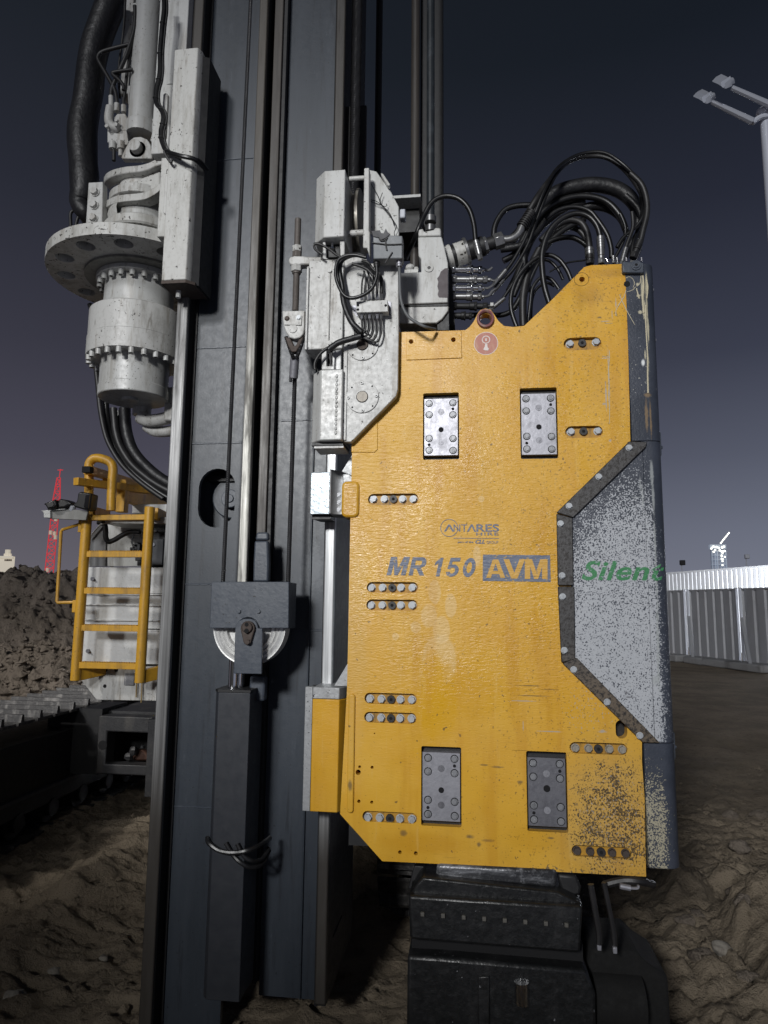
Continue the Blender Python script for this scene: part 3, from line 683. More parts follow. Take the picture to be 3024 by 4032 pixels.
# bottom shoe of the centre guide and dropped foot on the right
g = G(); g.prism([(xR1-.14,ZB),(xR1-.03,zrb-.01),(xR1-.008,zrb),(xR1-.008,.4),(xR1-.14,.4)], YF+.03, YF+.3); g.build('foot', BLK, mast)
# weld seams
for fr, xa, xb, y in (('q',205,420,946),('b',1105,1415,943),('b',1085,1400,1568),('h',60,275,415),('d',805,980,684)):
    a = P(fr,xa,y,YF-.002); c = P(fr,xb,y,YF-.002); z = (a.z+c.z)/2
    pts = [Vector((xF0-.01+(xC0-xF0+.01)*i/24, YF-.0005, z+random.uniform(-.0012,.0012))) for i in range(25)]
    G().tube(pts, .0042, n=6, smooth=False).build('weld_seam', BLOCK, mast)
for fr, xa, xb, y in (('f',245,450,946),('h',1070,1170,790)):
    a = P(fr,xa,y,YF); z = a.z
    G().tube([Vector((xF1+(xR0-.02-xF1)*i/20, YF-.0005, z+random.uniform(-.0012,.0012))) for i in range(21)], .0045, n=6, smooth=False).build('weld_seam', BLOCK, mast)
g = G()
for p in (P('h',1090,150,YF),): g.box(p.x-.004,p.x+.004,YF-.012,YF,ZB,3.6)
g.build('pressed_rib', MAST, mast, bevel=.003)
# second tube pair and trunking beside the mast top (rear kelly guides)
tb = G()
for x0, x1, Y in ((1385,1437,3.45),): 
    a, c = XA('q',x0,600,Y), XA('q',x1,600,Y); zb = ZA('q',1400,1600,Y); tb.cyl(((a+c)/2,Y,zb),((a+c)/2,Y,ZT),(c-a)/2,n=20)
tb.build('rear_tube', BRN, mast)
a, c = XA('q',1478,600,3.25), XA('q',1525,600,3.25); zb = ZA('q',1500,1290,3.25)
G().cyl(((a+c)/2,3.25,zb),((a+c)/2,3.25,ZT),(c-a)/2,n=20).build('rear_tube', make_rubber('dark_tube_paint',(.022,.026,.030),.4), mast)
g = G(); a, c = XA('q',1440,600,3.5), XA('q',1574,600,3.5); g.box(a+.0,c,3.5,3.6,ZA('q',1500,1580,3.5),ZT); g.build('rear_channel', BLK, mast)
g = G(); m_ = XA('q',1500,1290,3.25)
for z, r_ in ((0,.030),(-.05,.027),(-.09,.022),(-.12,.032)): g.cyl((m_,3.25,zb+z-.03),(m_,3.25,zb+z),r_,n=18)
g.build('tube_fitting', FIT, mast)

# ---- wire ropes
ROP = dirty('greasy_wire_rope', (.050,.050,.053), (.012,.012,.012), .38, .6, amt=.6, scale=30).m
def upright_rope(fr, x, y, Y, z0, z1, r, lab, dx=0, mat=ROP):
    p = P(fr,x,y,Y); g = G().rope((p.x+dx,Y,z1),(p.x,Y,z0), r, .055)
    return tag(g.build('wire_rope', mat, angle=80), lab, 'wire rope', 'wire ropes of the mast')
upright_rope('h',902,380,2.93,ZA('h',900,400,2.93),ZA('f',335,600,2.93),.0095,'wire rope between the wedge socket and the right side of the sheave block',.003)
upright_rope('h',370,380,2.96,ZA('h',900,400,2.96),ZT,.0088,'black wire rope running up the left half of the mast from the sheave block',.03)
upright_rope('q',1040,1300,2.98,ZA('q',1045,1450,2.98),ZT,.0235,'thick greasy wire rope going over the sheave of the white carriage',.005)
RP2 = tag(G().cyl((XA('q',1191,600,3.9),3.9,ZA('q',1190,1100,3.9)),(XA('q',1191,600,3.9),3.9,9),.022,n=10).build('wire_rope', BLK), 'thin black line hanging against the sky right of the mast', 'wire rope', 'wire ropes of the mast')

# ---- sheave block
YS = 2.83
t = thing('sheave_block', 'blue-grey hook block with worn steel sheave hanging on the mast', 'sheave block', (XA('h',590,780,YS),YS+.06,ZA('h',590,780,YS)))
arch = pl('h','275,395 908,395 905,775 668,775 655,745 635,710 600,690 570,686 535,694 508,715 492,745 485,775 258,775',YS)
G().prism(arch, YS, YS+.014).build('housing', BLOCK, t, bevel=.003)
g = G(); a = P('h',265,395,YS); c = P('h',905,395,YS); zb = ZA('h',600,775,YS)
g.box(a.x, c.x, YS+.016, YS+.13, a.z-.008, a.z); g.box(c.x-.012, c.x+.001, YS+.015, YS+.132, zb, a.z); g.box(a.x, a.x+.01, YS+.015, YS+.13, zb, a.z)
g.build('housing_wall', BLOCK, t, bevel=.002)
sc = P('h',598,765,YS+.06); rs = (XA('h',895,780,YS+.05)-XA('h',303,780,YS+.05))/2
g = G(); prof = [(.0,0),(.06,0),(.075,-.004),(.1,-.002)]
def sheave(cx, cy, cz, r, w, g):
    """grooved wheel, axis along Y"""
    pr = [(0,-w*.6),(r*.30,-w*.6),(r*.32,-w*.2),(r*.60,-w*.2),(r*.62,-w*.5),(r*.70,-w*.35),(r*.74,-w*.5),(r*.80,-w*.38),(r*.84,-w*.5),(r*.92,-w*.42),(r*.95,-w*.5),(r*.99,-w*.5),(r,-w*.42),(r*.88,0),(r,w*.42),(r*.99,w*.5),(0,w*.5)]
    n = 64; vs = [(cx+q*math.cos(2*math.pi*k/n), cy+d, cz+q*math.sin(2*math.pi*k/n)) for q, d in pr for k in range(n)]
    g.add(vs, [(i*n+k,i*n+(k+1)%n,(i+1)*n+(k+1)%n,(i+1)*n+k) for i in range(len(pr)-1) for k in range(n)])
    return g
sheave(sc.x, YS+.07, sc.z, rs, .07, g)
SHV = dirty('worn_sheave_steel', (.62,.62,.61), (.10,.10,.105), .4, .35, amt=.8, scale=22, bump=.001).m
g.build('sheave', SHV, t, angle=50)
g = G(); q_ = pl('h','470,775 478,745 500,715 540,697 600,697 635,715 652,745 655,775 693,775 686,1150 458,1145',YS-.015)
g.prism(q_, YS-.018, YS-.003); g.build('hanger_plate', BLOCK, t, bevel=.003)
pc = P('h',578,775,YS-.02); k = (XA('h',660,780,YS)-pc.x)/82
g = G(); pr_ = [(pc.x+r_*k*math.sin(R(a_)), pc.z+zz*k+r_*k*math.cos(R(a_))) for r_, zz, a0, a1 in ((68,0,-100,100),(38,-112,100,260)) for a_ in [a0+(a1-a0)*i/10 for i in range(11)]]
g.prism(pr_, YS-.034, YS-.019); g.build('pin_keeper', RST, t, bevel=.004)
g = G(); g.cyl((pc.x,YS-.034,pc.z+.004),(pc.x,YS-.046,pc.z+.004),50*k,n=28); 
pin = g.build('pin', RST, t, bevel=.004)
g = G(); g.cyl((pc.x,YS-.0465,pc.z+.016),(pc.x,YS-.0475,pc.z+.016),19*k,n=16); g.cyl((pc.x,YS-.0465,pc.z-.010),(pc.x,YS-.0475,pc.z-.010),22*k,n=16); g.build('pin_hole', PIT, pin)
def hexg(r=.011, h=.008, washer=True, n=6):
    g = G(); g.cyl((0,0,0),(0,-h,0), r, r*.97, n=n)
    if washer: g.cyl((0,0,0),(0,-.0016,0), r*1.18, n=20)
    return g
HEX = meshdata(hexg(), 'hex_bolt', ZNC); HEXB = meshdata(hexg(), 'hex_bolt_painted', BLOCK); HEXD = meshdata(hexg(), 'hex_bolt_muddy', ZND); HEXR = meshdata(hexg(), 'hex_bolt_rusty', RST)
p = P('h',573,885,YS-.034); inst(HEXR,'bolt',t,p,(0,.3,0),(1.0,1.2,1.0))
for x in (500,660): p = P('h',x,637,YS); inst(HEXB,'bolt',t,p,(0,.2*x,0),(.85,1,.85))
# connecting link above and chrome rod below
g = G(); a = pl('h','625,60 735,60 742,250 738,395 612,395 615,250',2.93); g.prism(a, 2.93, 2.97); g.prism(pl('h','642,-10 735,-10 740,55 630,55',2.935),2.935,2.965)
g.build('hanger_link', BLOCK, t, bevel=.008)
g = G(); p = P('h',455,1200,2.93); z0 = ZA('h',455,1275,2.93); g.cyl((p.x,2.93,z0-.1),(p.x,2.93,z0+.13),.0225,n=24); p2 = P('h',500,1200,2.945); g.cyl((p2.x,2.95,z0-.1),(p2.x,2.95,z0+.13),.016,n=20)
g.build('rod', CHM, t)
G().box(XA('h',572,1200,2.93),XA('h',700,1200,2.93),2.95,3.0,z0-.05,ZA('h',600,1165,2.95)).build('hanger_link', BLOCK, t, bevel=.01)

# ---- guide box (square tube) with a rubber sling
YB = 2.86
t = thing('guide_box', 'long charcoal box section hanging down the front of the mast', 'box section', (XA('h',450,1300,YB),YB,.19))
x0, x1, x2 = XA('h',312,1330,YB+.02), XA('h',332,1330,YB), XA('h',591,1330,YB); zt = ZA('h',450,1300,YB); zb = ZA('d',1050,1592,YB)
prof = [(x0,YB+.022),(x1,YB),(x2,YB),(x2+.001,YB+.175),(x0,YB+.175)]
G().prism(prof, zb, zt, axis='Z').build('box_tube', BOXM, t, bevel=.003)
G().prism([(x0-.003,YB+.02),(x1-.002,YB-.003),(x2+.002,YB-.003),(x2+.003,YB+.176),(x0-.003,YB+.176)], zt+.001, zt+.011, axis='Z').build('top_plate', BLK, t)
Y2 = YB-.012
s1 = path('w','1232,300,.03 1240,330,-.0 1300,375,-.01 1390,388,-.01 1480,372,.0 1555,335,.06 1602,300,.14',Y2+.0)
g = G().tube(s1, .010, n=8)
g.tube(path('w','1340,330 1385,405 1440,455 1500,475,.03 1560,450,.08 1600,370,.13',Y2), .009, n=8)
g.tube(path('w','1408,335 1445,405 1500,437,.02 1555,425,.07 1595,360,.12',Y2), .009, n=8)
tag(g.build('rubber_sling', make_rubber('black_sling_rubber',(.012,.012,.013),.35)), 'black rubber hose sling looped round the charcoal box', 'sling')
# ============================================================ THE VIBRATORY HAMMER
ham = thing('vibratory_hammer', 'big worn yellow vibratory hammer with grey right housing clamped to the mast', 'piling hammer', (P('S',2000,2400,YP).x, YP, .75))
def V(s, Y=YP): return pl('S', s, Y)
def cv(fr, s):      # zoom pixels -> photograph pixels
    ox, oy, k = FR[fr]; return ' '.join('%.1f,%.1f' % (ox+x/k, oy+y/k) for x, y in nums(s))
outl = '1571,1308 ' + cv('g','350,1131 375,1112 400,1080 425,1030 440,1012 470,1002 500,1010 520,1035 545,1075 580,1106 635,1112 700,1105 870,945 1055,757 1100,745 1290,738 1305,745') + ' ' + \
  cv('k','762,222 800,222 388,685 396,1578 885,2088 834,2090 834,2212') + ' 2538,3140 2544,3452 2180,3432 1820,3406 1505,3391 1339,3205 1366,2720 1371,2500 1378,2100 1386,1790 1386,1740 1560,1560 1571,1540'
rows = []   # bolt rows: frame, slot rectangle, bolt x list, nut x, y left, y right, muddy
rows.append(('j',(102,92,515,182),(147,237,385,473),310,137,137,0))
rows.append(('j',(92,811,512,903),(133,222,373,466),300,859,859,0))
rows.append(('j',(88,954,508,1048),(130,220,372,464),300,1002,1003,0))
rows.append(('i',(618,418,998,508),(660,742,880,962),812,462,470,0))
rows.append(('i',(616,556,996,646),(657,740,878,960),810,598,606,0))
rows.append(('i',(603,1275,1000,1372),(645,730,876,963),803,1320,1335,0))
rows.append(('l',(968,182,1314,262),(1002,1080,1204,1280),1138,217,227,1))
rows.append(('l',(980,793,1338,880),(1012,1090,1220,1300),1155,826,842,2))
rows.append(('g',(933,1178,1160,1244),(970,1125),1042,1216,1205,0))
rows.append(('k',(355,124,592,194),(390,557),468,160,156,0))
SLF = dirty('shaded_grimy_yellow_pocket', (.42,.22,.02), (.06,.04,.02), .5, amt=.9, scale=30).m  # recess shade put into a darker yellow; grime mixed over it
holes = []; PD = .019
def pxr(fr, x0, y0, x1, y1, Y=YP): a = P(fr,x0,y0,Y); b = P(fr,x1,y1,Y); return a.x, b.x, b.z, a.z
for r_ in rows: a = pxr(r_[0], *r_[1]); holes.append(pill(*a, 8))
wps = [('S',(1666,1549,1808,1808)),('S',(2046,1529,2199,1805)),('i',(1030,806,1322,1397)),('l',(711,237,962,724))]
for fr, q in wps: a = pxr(fr,*q); holes.append(rnd(a[0],a[1],a[2],a[3],.006,3))
for fr, x, y, r_ in (('f',1284,303,17),('f',1628,287,18),('i',690,715,5),('i',673,961,11),('i',582,957,10),('i',572,997,19),('i',670,1214,11),('i',577,1208,12),('i',875,1577,13),('i',990,1585,14),('g',1043,829,17),('g',470,1066,36)):
    c = P(fr,x,y,YP); e = P(fr,x+r_,y,YP); holes.append(disc(c.x,c.z,e.x-c.x,20))
a = pxr('k',668,1950,744,2068); holes.append(pill(*a,8))
G().prism(V(outl), YP, YP+.045, holes).build('face_plate', YEL, ham, bevel=.0022, seg=1)
# pocket floors behind the slots
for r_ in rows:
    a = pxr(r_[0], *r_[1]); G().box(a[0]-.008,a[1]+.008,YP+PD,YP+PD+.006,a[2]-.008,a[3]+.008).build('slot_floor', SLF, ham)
blk = G()
for fr, q in wps: a = pxr(fr,*q); blk.box(a[0]-.01,a[1]+.01,YP+.030,YP+.036,a[2]-.01,a[3]+.01)
blk.box(P('S',1420,0,YP).x, P('S',2500,0,YP).x, YP+.050,YP+.30, ZA('S',1800,3370,YP), ZA('S',1800,1345,YP))
blk.build('inner_frame', BLK, ham)
nutg = G(); nutg.cyl((0,0,0),(0,-.010,0),.0155,n=24); NUT = meshdata(nutg,'plug',RUBD)
nh = G(); nh.cyl((0,0,0),(0,-.0115,0),.006,n=12); NUTH = meshdata(nh,'plug_hole',PIT)
for fr, q, xs_, nx, y0, y1, mud in rows:
    xa, xb = xs_[0], xs_[-1]
    for i, x in enumerate(xs_+(nx,)):
        y = y0+(y1-y0)*(x-xa)/(xb-xa); p = P(fr,x,y,YP+PD)
        if i == len(xs_):
            o = inst(NUT,'plug',ham,p); inst(NUTH,'plug_hole',o,p)
        else:
            k = 1.24 if fr != 'l' else 1.2
            inst((HEX,HEXD,HEXR)[mud],'bolt',ham,p,(0,random.uniform(0,1),0),(k,1.9,k))
# steel wear plates
SBL = dirty('worn_socket_bolt', (.26,.265,.28), (.07,.07,.07), .4, .4, amt=.7, scale=70).m
SCK = G(); SCK.cyl((0,0,0),(0,-.003,0),.0120,n=24); SCK.cyl((0,-.002,0),(0,-.007,0),.0092,.0088,n=6); SCKM = meshdata(SCK,'countersunk_bolt',SBL); CB = G(); CB.cyl((0,0,0),(0,-.0006,0),.0150,n=24); CBM = meshdata(CB,'counterbore',PIT)
lay = [(.15,.085),(.15,.285),(.15,.70),(.15,.905),(.85,.085),(.85,.295),(.85,.71),(.85,.915)]
for i,(fr,q) in enumerate(wps):
    x0,x1,z0,z1 = pxr(fr,*q); x0 += .004; x1 -= .004
    zt_ = z1-.022; zb_ = z0+.017
    Y0 = YP+.004
    wp = G().box(x0,x1,Y0,Y0+.03,zb_,zt_).build('wear_plate', STL if i != 3 else STD, ham, bevel=.0015, seg=1)
    for u, v in lay:
        p = Vector((x0+(x1-x0)*u, Y0, zt_+(zb_-zt_)*v)); inst(CBM,'counterbore',wp,p); inst(SCKM,'bolt',wp,p,(0,random.random(),0))
    for v, k in ((.235,1.0),(.765,1.0)):
        g = G(); g.cyl((0,0,0),(0,-.0012,0),.0125,n=24); p = Vector(((x0+x1)/2,Y0,zt_+(zb_-zt_)*v))
        gg = G(); c_ = p; gg.cyl(c_,c_+Vector((0,-.0015,0)),.0125,n=24); gg.cyl(c_+Vector((0,-.0015,0)),c_+Vector((0,-.003,0)),.005,n=12); gg.build('plug', STD if i != 3 else STL, wp)
    gg = G(); c_ = Vector(((x0+x1)/2,Y0,zt_+(zb_-zt_)*(.55 if i != 3 else .45))); gg.cyl(c_,c_+Vector((0,-.002,0)),.0105 if i != 3 else .0125,n=16)
    for u, v in ((.85,.19),(.15,.81)): c_ = Vector((x0+(x1-x0)*u,Y0,zt_+(zb_-zt_)*v)); gg.cyl(c_,c_+Vector((0,-.001,0)),.006,n=12)
    gg.build('drilled_hole', PIT, wp)
# backing plate of lower left bracket, raised seams and pads on the plate
g = G(); g.prism(pl('f','1190,228 2060,212 2065,425 1200,448',YP), YP-.006, YP-.0005)
g = G(); a = pl('g','0,1147 325,1133 330,1295 0,1308',YP-.004); g.prism(a, YP-.005, YP-.0003, [disc(*( (lambda c:(c.x,c.z))(P(fr,x,y,YP)) ),.0095) for fr,x,y in (('g',29,1201),('g',279,1190))])
g.build('cover_strip', YEL, ham, bevel=.001, seg=1)
g = G(); g.prism(pl('f','800,1050 1010,900 1010,1180 985,1205 795,1205',YP-.003), YP-.004, YP-.0003); g.build('gusset_pad', YEL, ham, bevel=.002)
# lifting eye ring and sticker
c = P('g',470,1066,YP); kk = (P('g',480,1066,YP).x-c.x)/10
g = G(); vs = []; n = 40
pr = [(36,.046),(36,-.010),(42,-.016),(50,-.014),(54,-.004),(54,0)]
for q,d in pr: vs += [(c.x+q*kk*math.cos(2*math.pi*k/n)*.98,YP+d,c.z+q*kk*1.12*math.sin(2*math.pi*k/n)) for k in range(n)]
g.add(vs,[(i*n+k,i*n+(k+1)%n,(i+1)*n+(k+1)%n,(i+1)*n+k) for i in range(len(pr)-1) for k in range(n)])
g.build('lifting_eye', dirty('worn_red_eye_paint',(.24,.095,.10),(.36,.28,.22),.5,amt=.9,scale=25).m, ham)
c = P('g',473,1210,YP); ro = (P('g',545,1210,YP).x-c.x)
st = G().prism(disc(c.x,c.z,ro*.955,40), YP-.0008, YP-.0001).build('sticker', STK, ham)
g = G(); g.prism(disc(c.x,c.z,ro,40), YP-.0007, YP-.00005, [disc(c.x,c.z,ro*.95,40)])
def ringp(fr,x,y,r0,r1): q=P(fr,x,y,YP); s=(P(fr,x+10,y,YP).x-q.x)/10; g.prism(disc(q.x,q.z,r1*s,24), YP-.0016,YP-.0009,[disc(q.x,q.z,r0*s,24)])
ringp('g',473,1188,20,25); g.prism(pl('g','469,1181 477,1181 477,1196 469,1196',YP), YP-.0016,YP-.0009)
g.prism(pl('g','468,1213 480,1213 482,1232 490,1242 486,1252 470,1252 456,1246 462,1236 466,1228',YP), YP-.0016,YP-.0009)
g.build('sticker_symbol', STW, st)
# rings scribed round the upper holes
g = G()
for fr,x,y in (('g',1040,829),):
    q=P(fr,x,y,YP); s=(P(fr,x+10,y,YP).x-q.x)/10; g.prism(disc(q.x,q.z,44*s,32), YP-.0006,YP-.0001,[disc(q.x,q.z,42*s,32)])
q=P('g',1310,857,YP); s=(P('g',1320,857,YP).x-q.x)/10
g.build('scribed_ring', PIT, ham)
# ---- lettering
LY = YP-.0016
def rect(fr,x0,y0,x1,y1): a=P(fr,x0,y0,LY); b=P(fr,x1,y1,LY); return (a.x,b.x,b.z,a.z)
g = G()
def letter(shape, q, fr='j', Y=None, sh=0., th=.0014):
    """block letter from unit outlines; q = x0,y0,x1,y1 in photograph pixels, sh = slant in pixels"""
    Y = LY if Y is None else Y
    for k, pts in enumerate(LETTERS[shape]):
        f = lambda p: (lambda w: (w.x,w.z))(P(fr, q[0]+(q[2]-q[0]-sh)*p[0]+sh*p[1], q[3]+(q[1]-q[3])*p[1], Y))
        if isinstance(pts, tuple): g.prism([f(p) for p in pts[0]], Y, Y+th, [[f(p) for p in h] for h in pts[1:]])
        else: g.prism([f(p) for p in pts], Y, Y+th)
def arc(cx,cy,rx,ry,a0,a1,n=8): return [(cx+rx*math.cos(R(a0+(a1-a0)*i/n)), cy+ry*math.sin(R(a0+(a1-a0)*i/n))) for i in range(n+1)]
LETTERS = {
 'M': [[(0,0),(.24,0),(.24,.62),(.41,0),(.59,0),(.76,.62),(.76,0),(1,0),(1,1),(.68,1),(.50,.38),(.32,1),(0,1)]],
 'A': [([(0,0),(.25,0),(.31,.20),(.69,.20),(.75,0),(1,0),(.64,1),(.36,1)], [(.37,.38),(.63,.38),(.5,.78)])],
 'V': [[(.36,0),(.64,0),(1,1),(.74,1),(.5,.30),(.26,1),(0,1)]],
 'R': [([(0,0),(.26,0),(.26,.38),(.40,.38),(.70,0),(1,0),(.68,.42)]+arc(.62,.70,.34,.30,-40,90)+[(0,1)], [(.26,.56),(.26,.82)]+arc(.56,.69,.13,.13,90,-90,6))],
 '1': [[(.40,0),(.74,0),(.74,1),(.48,1),(.10,.76),(.10,.58),(.40,.70)]],
 '5': [[(.02,.24),(.12,.08)]+arc(.46,.32,.50,.33,-110,104,12)+[(.37,.80),(.92,.80),(.92,1),(.16,1),(.08,.42),(.30,.38)]+arc(.46,.32,.22,.16,130,-120,10)+[(.30,.26)]],
 '0': [(arc(.5,.5,.48,.52,0,360,20)[:-1], arc(.5,.5,.20,.30,0,360,14)[:-1])],
}
letter('M',(252,607,445,757),sh=38); letter('R',(432,610,594,759),sh=34)
letter('1',(618,614,742,766),sh=34); letter('5',(728,614,868,768),sh=32); letter('0',(862,618,995,770),sh=28)
g.build('model_lettering', LET, ham)
bx = G(); bx.prism(pl('j','1040,588 1588,594 1594,812 1038,803',LY), LY, LY+.0014); bxo = bx.build('lettering_box', LET, ham)
g = G(); letter('A',(1066,628,1222,778),Y=LY-.0012,th=.001); letter('V',(1208,626,1385,784),Y=LY-.0012,th=.001); letter('M',(1382,626,1568,787),Y=LY-.0012,th=.001); g.build('lettering', LETY, bxo)
g = G()
q=P('j',765,370,LY); s=(P('j',775,370,LY).x-q.x)/10
g.prism(disc(q.x,q.z,73*s,40), LY, LY+.0014, [disc(q.x,q.z,68*s,40)])
def Lam(x0,x1,xm,y0,y1,wd): g.prism(pl('j','%g,%g %g,%g %g,%g %g,%g %g,%g %g,%g %g,%g'%(x0,y1,xm-wd*.55,y0,xm+wd*.55,y0,x1,y1,x1-wd*1.25,y1,xm,y0+wd*1.1,x0+wd*1.25,y1),LY),LY,LY+.0014)
Lam(722,805,764,342,400,13)
text_geo(g,'NT',rect('j',800,342,912,401),LY,0,.0); Lam(908,985,948,342,402,13); text_geo(g,'RES',rect('j',985,340,1172,402),LY,0,.02)
text_geo(g,'HIRE',rect('j',985,408,1168,432),LY,0,.01,space=1.15)
g.prism(pl('j','800,452 1172,454 1172,458 800,456',LY),LY,LY+.0014)
text_geo(g,'part of the',rect('j',835,477,962,498),LY,0,.02); text_geo(g,'CLL',rect('j',978,466,1056,499),LY,.3,.04); text_geo(g,'GROUP',rect('j',1070,477,1166,499),LY,0,.0)
g.build('company_logo', LET, ham)
# ---- grey housing on the right
XR = XA('S',2634,2450,YP+.03); RC = .045
def hprof(xl, d=.40): 
    out = [(xl,YP-.001),(XR-RC,YP-.001)]
    for k in range(1,7): a=R(90*k/6); out.append((XR-RC+RC*math.sin(a), YP-.001+RC-RC*math.cos(a)))
    return out+[(XR,YP+d),(xl,YP+d)]
zs1 = ZA('k',850,217,YP); zs2 = ZA('k',900,2092,YP); xg = XA('v',318,700,YP)+.0005
ztop = ZA('g',1400,735,YP); zbot = ZA('l',1560,993,YP)
hu = G().prism(hprof(xg), zs1+.0015, ztop, axis='Z').build('upper_housing', HSG, ham, bevel=.002, seg=1)
G().prism(hprof(xg), zbot+.03, zs2-.002, axis='Z').build('lower_housing', HSG, ham, bevel=.003, seg=1)
g = G(); g.prism(hprof(xg+.04), zs2, zs1, axis='Z'); 
g.prism([(xg+.0395,zs1),(xg+.0395,zs2)]+pl('k','887,2089 399,1577 391,687 800,225',YP), YP-.001, YP+.04)
mh = g.build('middle_housing', HSG, ham, bevel=.0015, seg=1)
g = G(); text_geo(g,'Silent',rect('k',455,960,978,1085),YP-.0022,.3,.022,thick=.001,space=1.06)
# the last letter wraps round the rounded corner
for i,v in enumerate(g.v):
    d = v.x-(XR-RC)
    if d > 0:
        a = min(d/RC, math.pi/2); v.x = XR-RC+math.sin(a)*(RC+.0035); v.y = v.y-.0022*math.cos(a) + (1-math.cos(a))*RC
g.build('lettering', LETG, mh)
# top block with plug
tp = G().prism(pl('g','1283,722 1410,728 1412,790 1285,788',YP-.02), YP-.02, YP+.06).build('end_block', BLOCK, ham, bevel=.004)
c = P('g',1363,747,YP-.02); g = G(); g.cyl(c,c+Vector((0,-.004,0)),.021,n=24); g.cyl(c+Vector((0,-.004,0)),c+Vector((0,-.007,0)),.013,n=24); g.build('plug', BLOCK, tp, bevel=.001)
G().cyl(c+Vector((0,-.0071,0)),c+Vector((0,-.0078,0)),.006,n=6).build('plug_socket', PIT, tp)
c = P('g',1310,857,YP-.001); G().cyl(c+Vector((0,-.0007,0)),c+Vector((0,-.0001,0)),.0125,n=20).build('drilled_hole', PIT, hu)
# clips and bolt ends on the right edge
for z_, s_ in ((ZA('k',968,210,YP),1.0),(ZA('x',258,470,YP),1.0)):
    g = G(); g.box(XR-.002,XR+.008,YP+.05,YP+.10,z_-.05,z_+.045); g.cyl((XR+.008,YP+.075,z_-.012),(XR+.018,YP+.075,z_-.012),.008,n=8); g.build('side_clip', BLOCK, ham, bevel=.003)
g = G()
for y in (205,578): z_ = ZA('v',520,y,YP); g.cyl((XR,YP+.07,z_),(XR+.010,YP+.07,z_),.007,n=8)
g.build('side_bolt', STL, ham)
# guard strips round the notch
zs = YP-.014
gs = ['750,222 860,226 852,258 403,695 300,662','300,670 398,697 405,1115 308,1113','308,1121 410,1122 415,1572 330,1592','338,1598 425,1562 940,2090 834,2088']
gb = [((753,258),(565,438),(380,620)),((327,730),(337,1053)),((340,1184),(350,1518)),((409,1638),(617,1840),(820,2048))]
for s_, bs in zip(gs, gb):
    o = G().prism(pl('k',s_,YP), zs, YP-.0015).build('guard_strip', GRD, ham, bevel=.0025, seg=1)
    for x,y in bs: inst(HEX,'bolt',o,P('k',x,y,zs),(0,random.random(),0),(.98,1.1,.98))
# cream drips: thin dried grout runs standing proud of the paint
GRT = M('dried_grout', .8).set('Base Color', (.50,.45,.32)).m
g = G()
def drip(fr, s, w, Y=YP-.0006):
    pts = path(fr, s, Y); g.tube([p for p in pts], w, n=5, sub=8, radii=[w*random.uniform(.5,1.25) for _ in pts])
drip('v','303,265 290,310 255,365 232,410 232,450',.0018); drip('v','258,295 280,350 320,430 368,515',.002)
drip('v','155,504 180,505 210,500',.0015); drip('v','130,741 160,745 183,748',.0016); drip('v','183,700 184,760 178,850 180,960 176,1020 184,1110 183,1235',.0016)
drip('v','380,235 405,212 415,150 430,145',.0028); drip('v','425,150 432,230 425,320 432,430',.0038); drip('v','450,180 462,240 455,325',.003)
drip('v','448,370 447,480 452,600 458,700 460,800 464,1010',.0034); drip('v','380,250 390,290 400,325',.0028)
drip('v','310,275 350,262 372,240',.0016)
g.build('dried_grout_run', GRT, ham)
g = G(); drip('v','303,175 330,166 355,185 365,215 355,245',.0020); drip('v','270,330 235,325',.0001); g.build('dried_grout_run', GRT, ham)

# ---- guide brackets gripping the right rail
GRY = dirty('bare_grey_steel', (.36,.37,.38), (.14,.14,.14), .45, .4, amt=.8, scale=14, bump=.0012, spot=.3).m
Yb = 2.86
# lower yellow jaw
jaw = G(); zt_ = ZA('i',330,380,Yb); zb_ = ZA('i',300,1285,Yb); zm = ZA('i',330,467,Yb)
xa = XA('i',187,380,Yb); xb = XA('i',236,800,Yb); xb = xa+(XA('i',247,470,Yb)-XA('i',192,470,Yb)); xc = XA('i',434,470,Yb); xd = xc+.045
low = G().prism([(xa-.002,Yb+.035),(xa,Yb+.004),(xb,Yb),(xb,Yb+.035)], zb_, zt_, axis='Z').build('lower_jaw_liner', GRY, ham, bevel=.002)
def jp(z0,z1,m_,nm): return G().prism([(xb+.0008,Yb),(xc,Yb),(xd,Yb+.09),(xd,Yb+.17),(xb+.0008,Yb+.17)], z0, z1, axis='Z').build(nm, m_, ham, bevel=.003)
jp(zb_,zm,YEL,'lower_jaw'); jp(zm+.001,zt_,GRY,'lower_jaw_top')
G().prism([(xa,Yb+.036),(xb,Yb+.036),(xb,Yb+.17),(xa,Yb+.17)], zb_+.01, zt_-.01, axis='Z').build('jaw_back', BLK, ham)
g = G(); q0 = P('i',490,440,YP); q1 = P('i',545,1290,YP); g.prism(rnd(XA('i',500,700,YP),XA('i',548,700,YP),q1.z,q0.z+.008,.012), YP-.010, YP+.14); g.build('jaw_cheek', YEL, ham, bevel=.005, seg=3)
g = G(); g.prism(pl('i','395,372 500,200 500,372',YP+.05), YP+.05, YP+.075); g.prism(pl('f','715,1362 800,1225 806,1225 806,1395 800,1395',YP+.04), YP+.04, YP+.06); g.build('gusset', GRY, ham, bevel=.002)
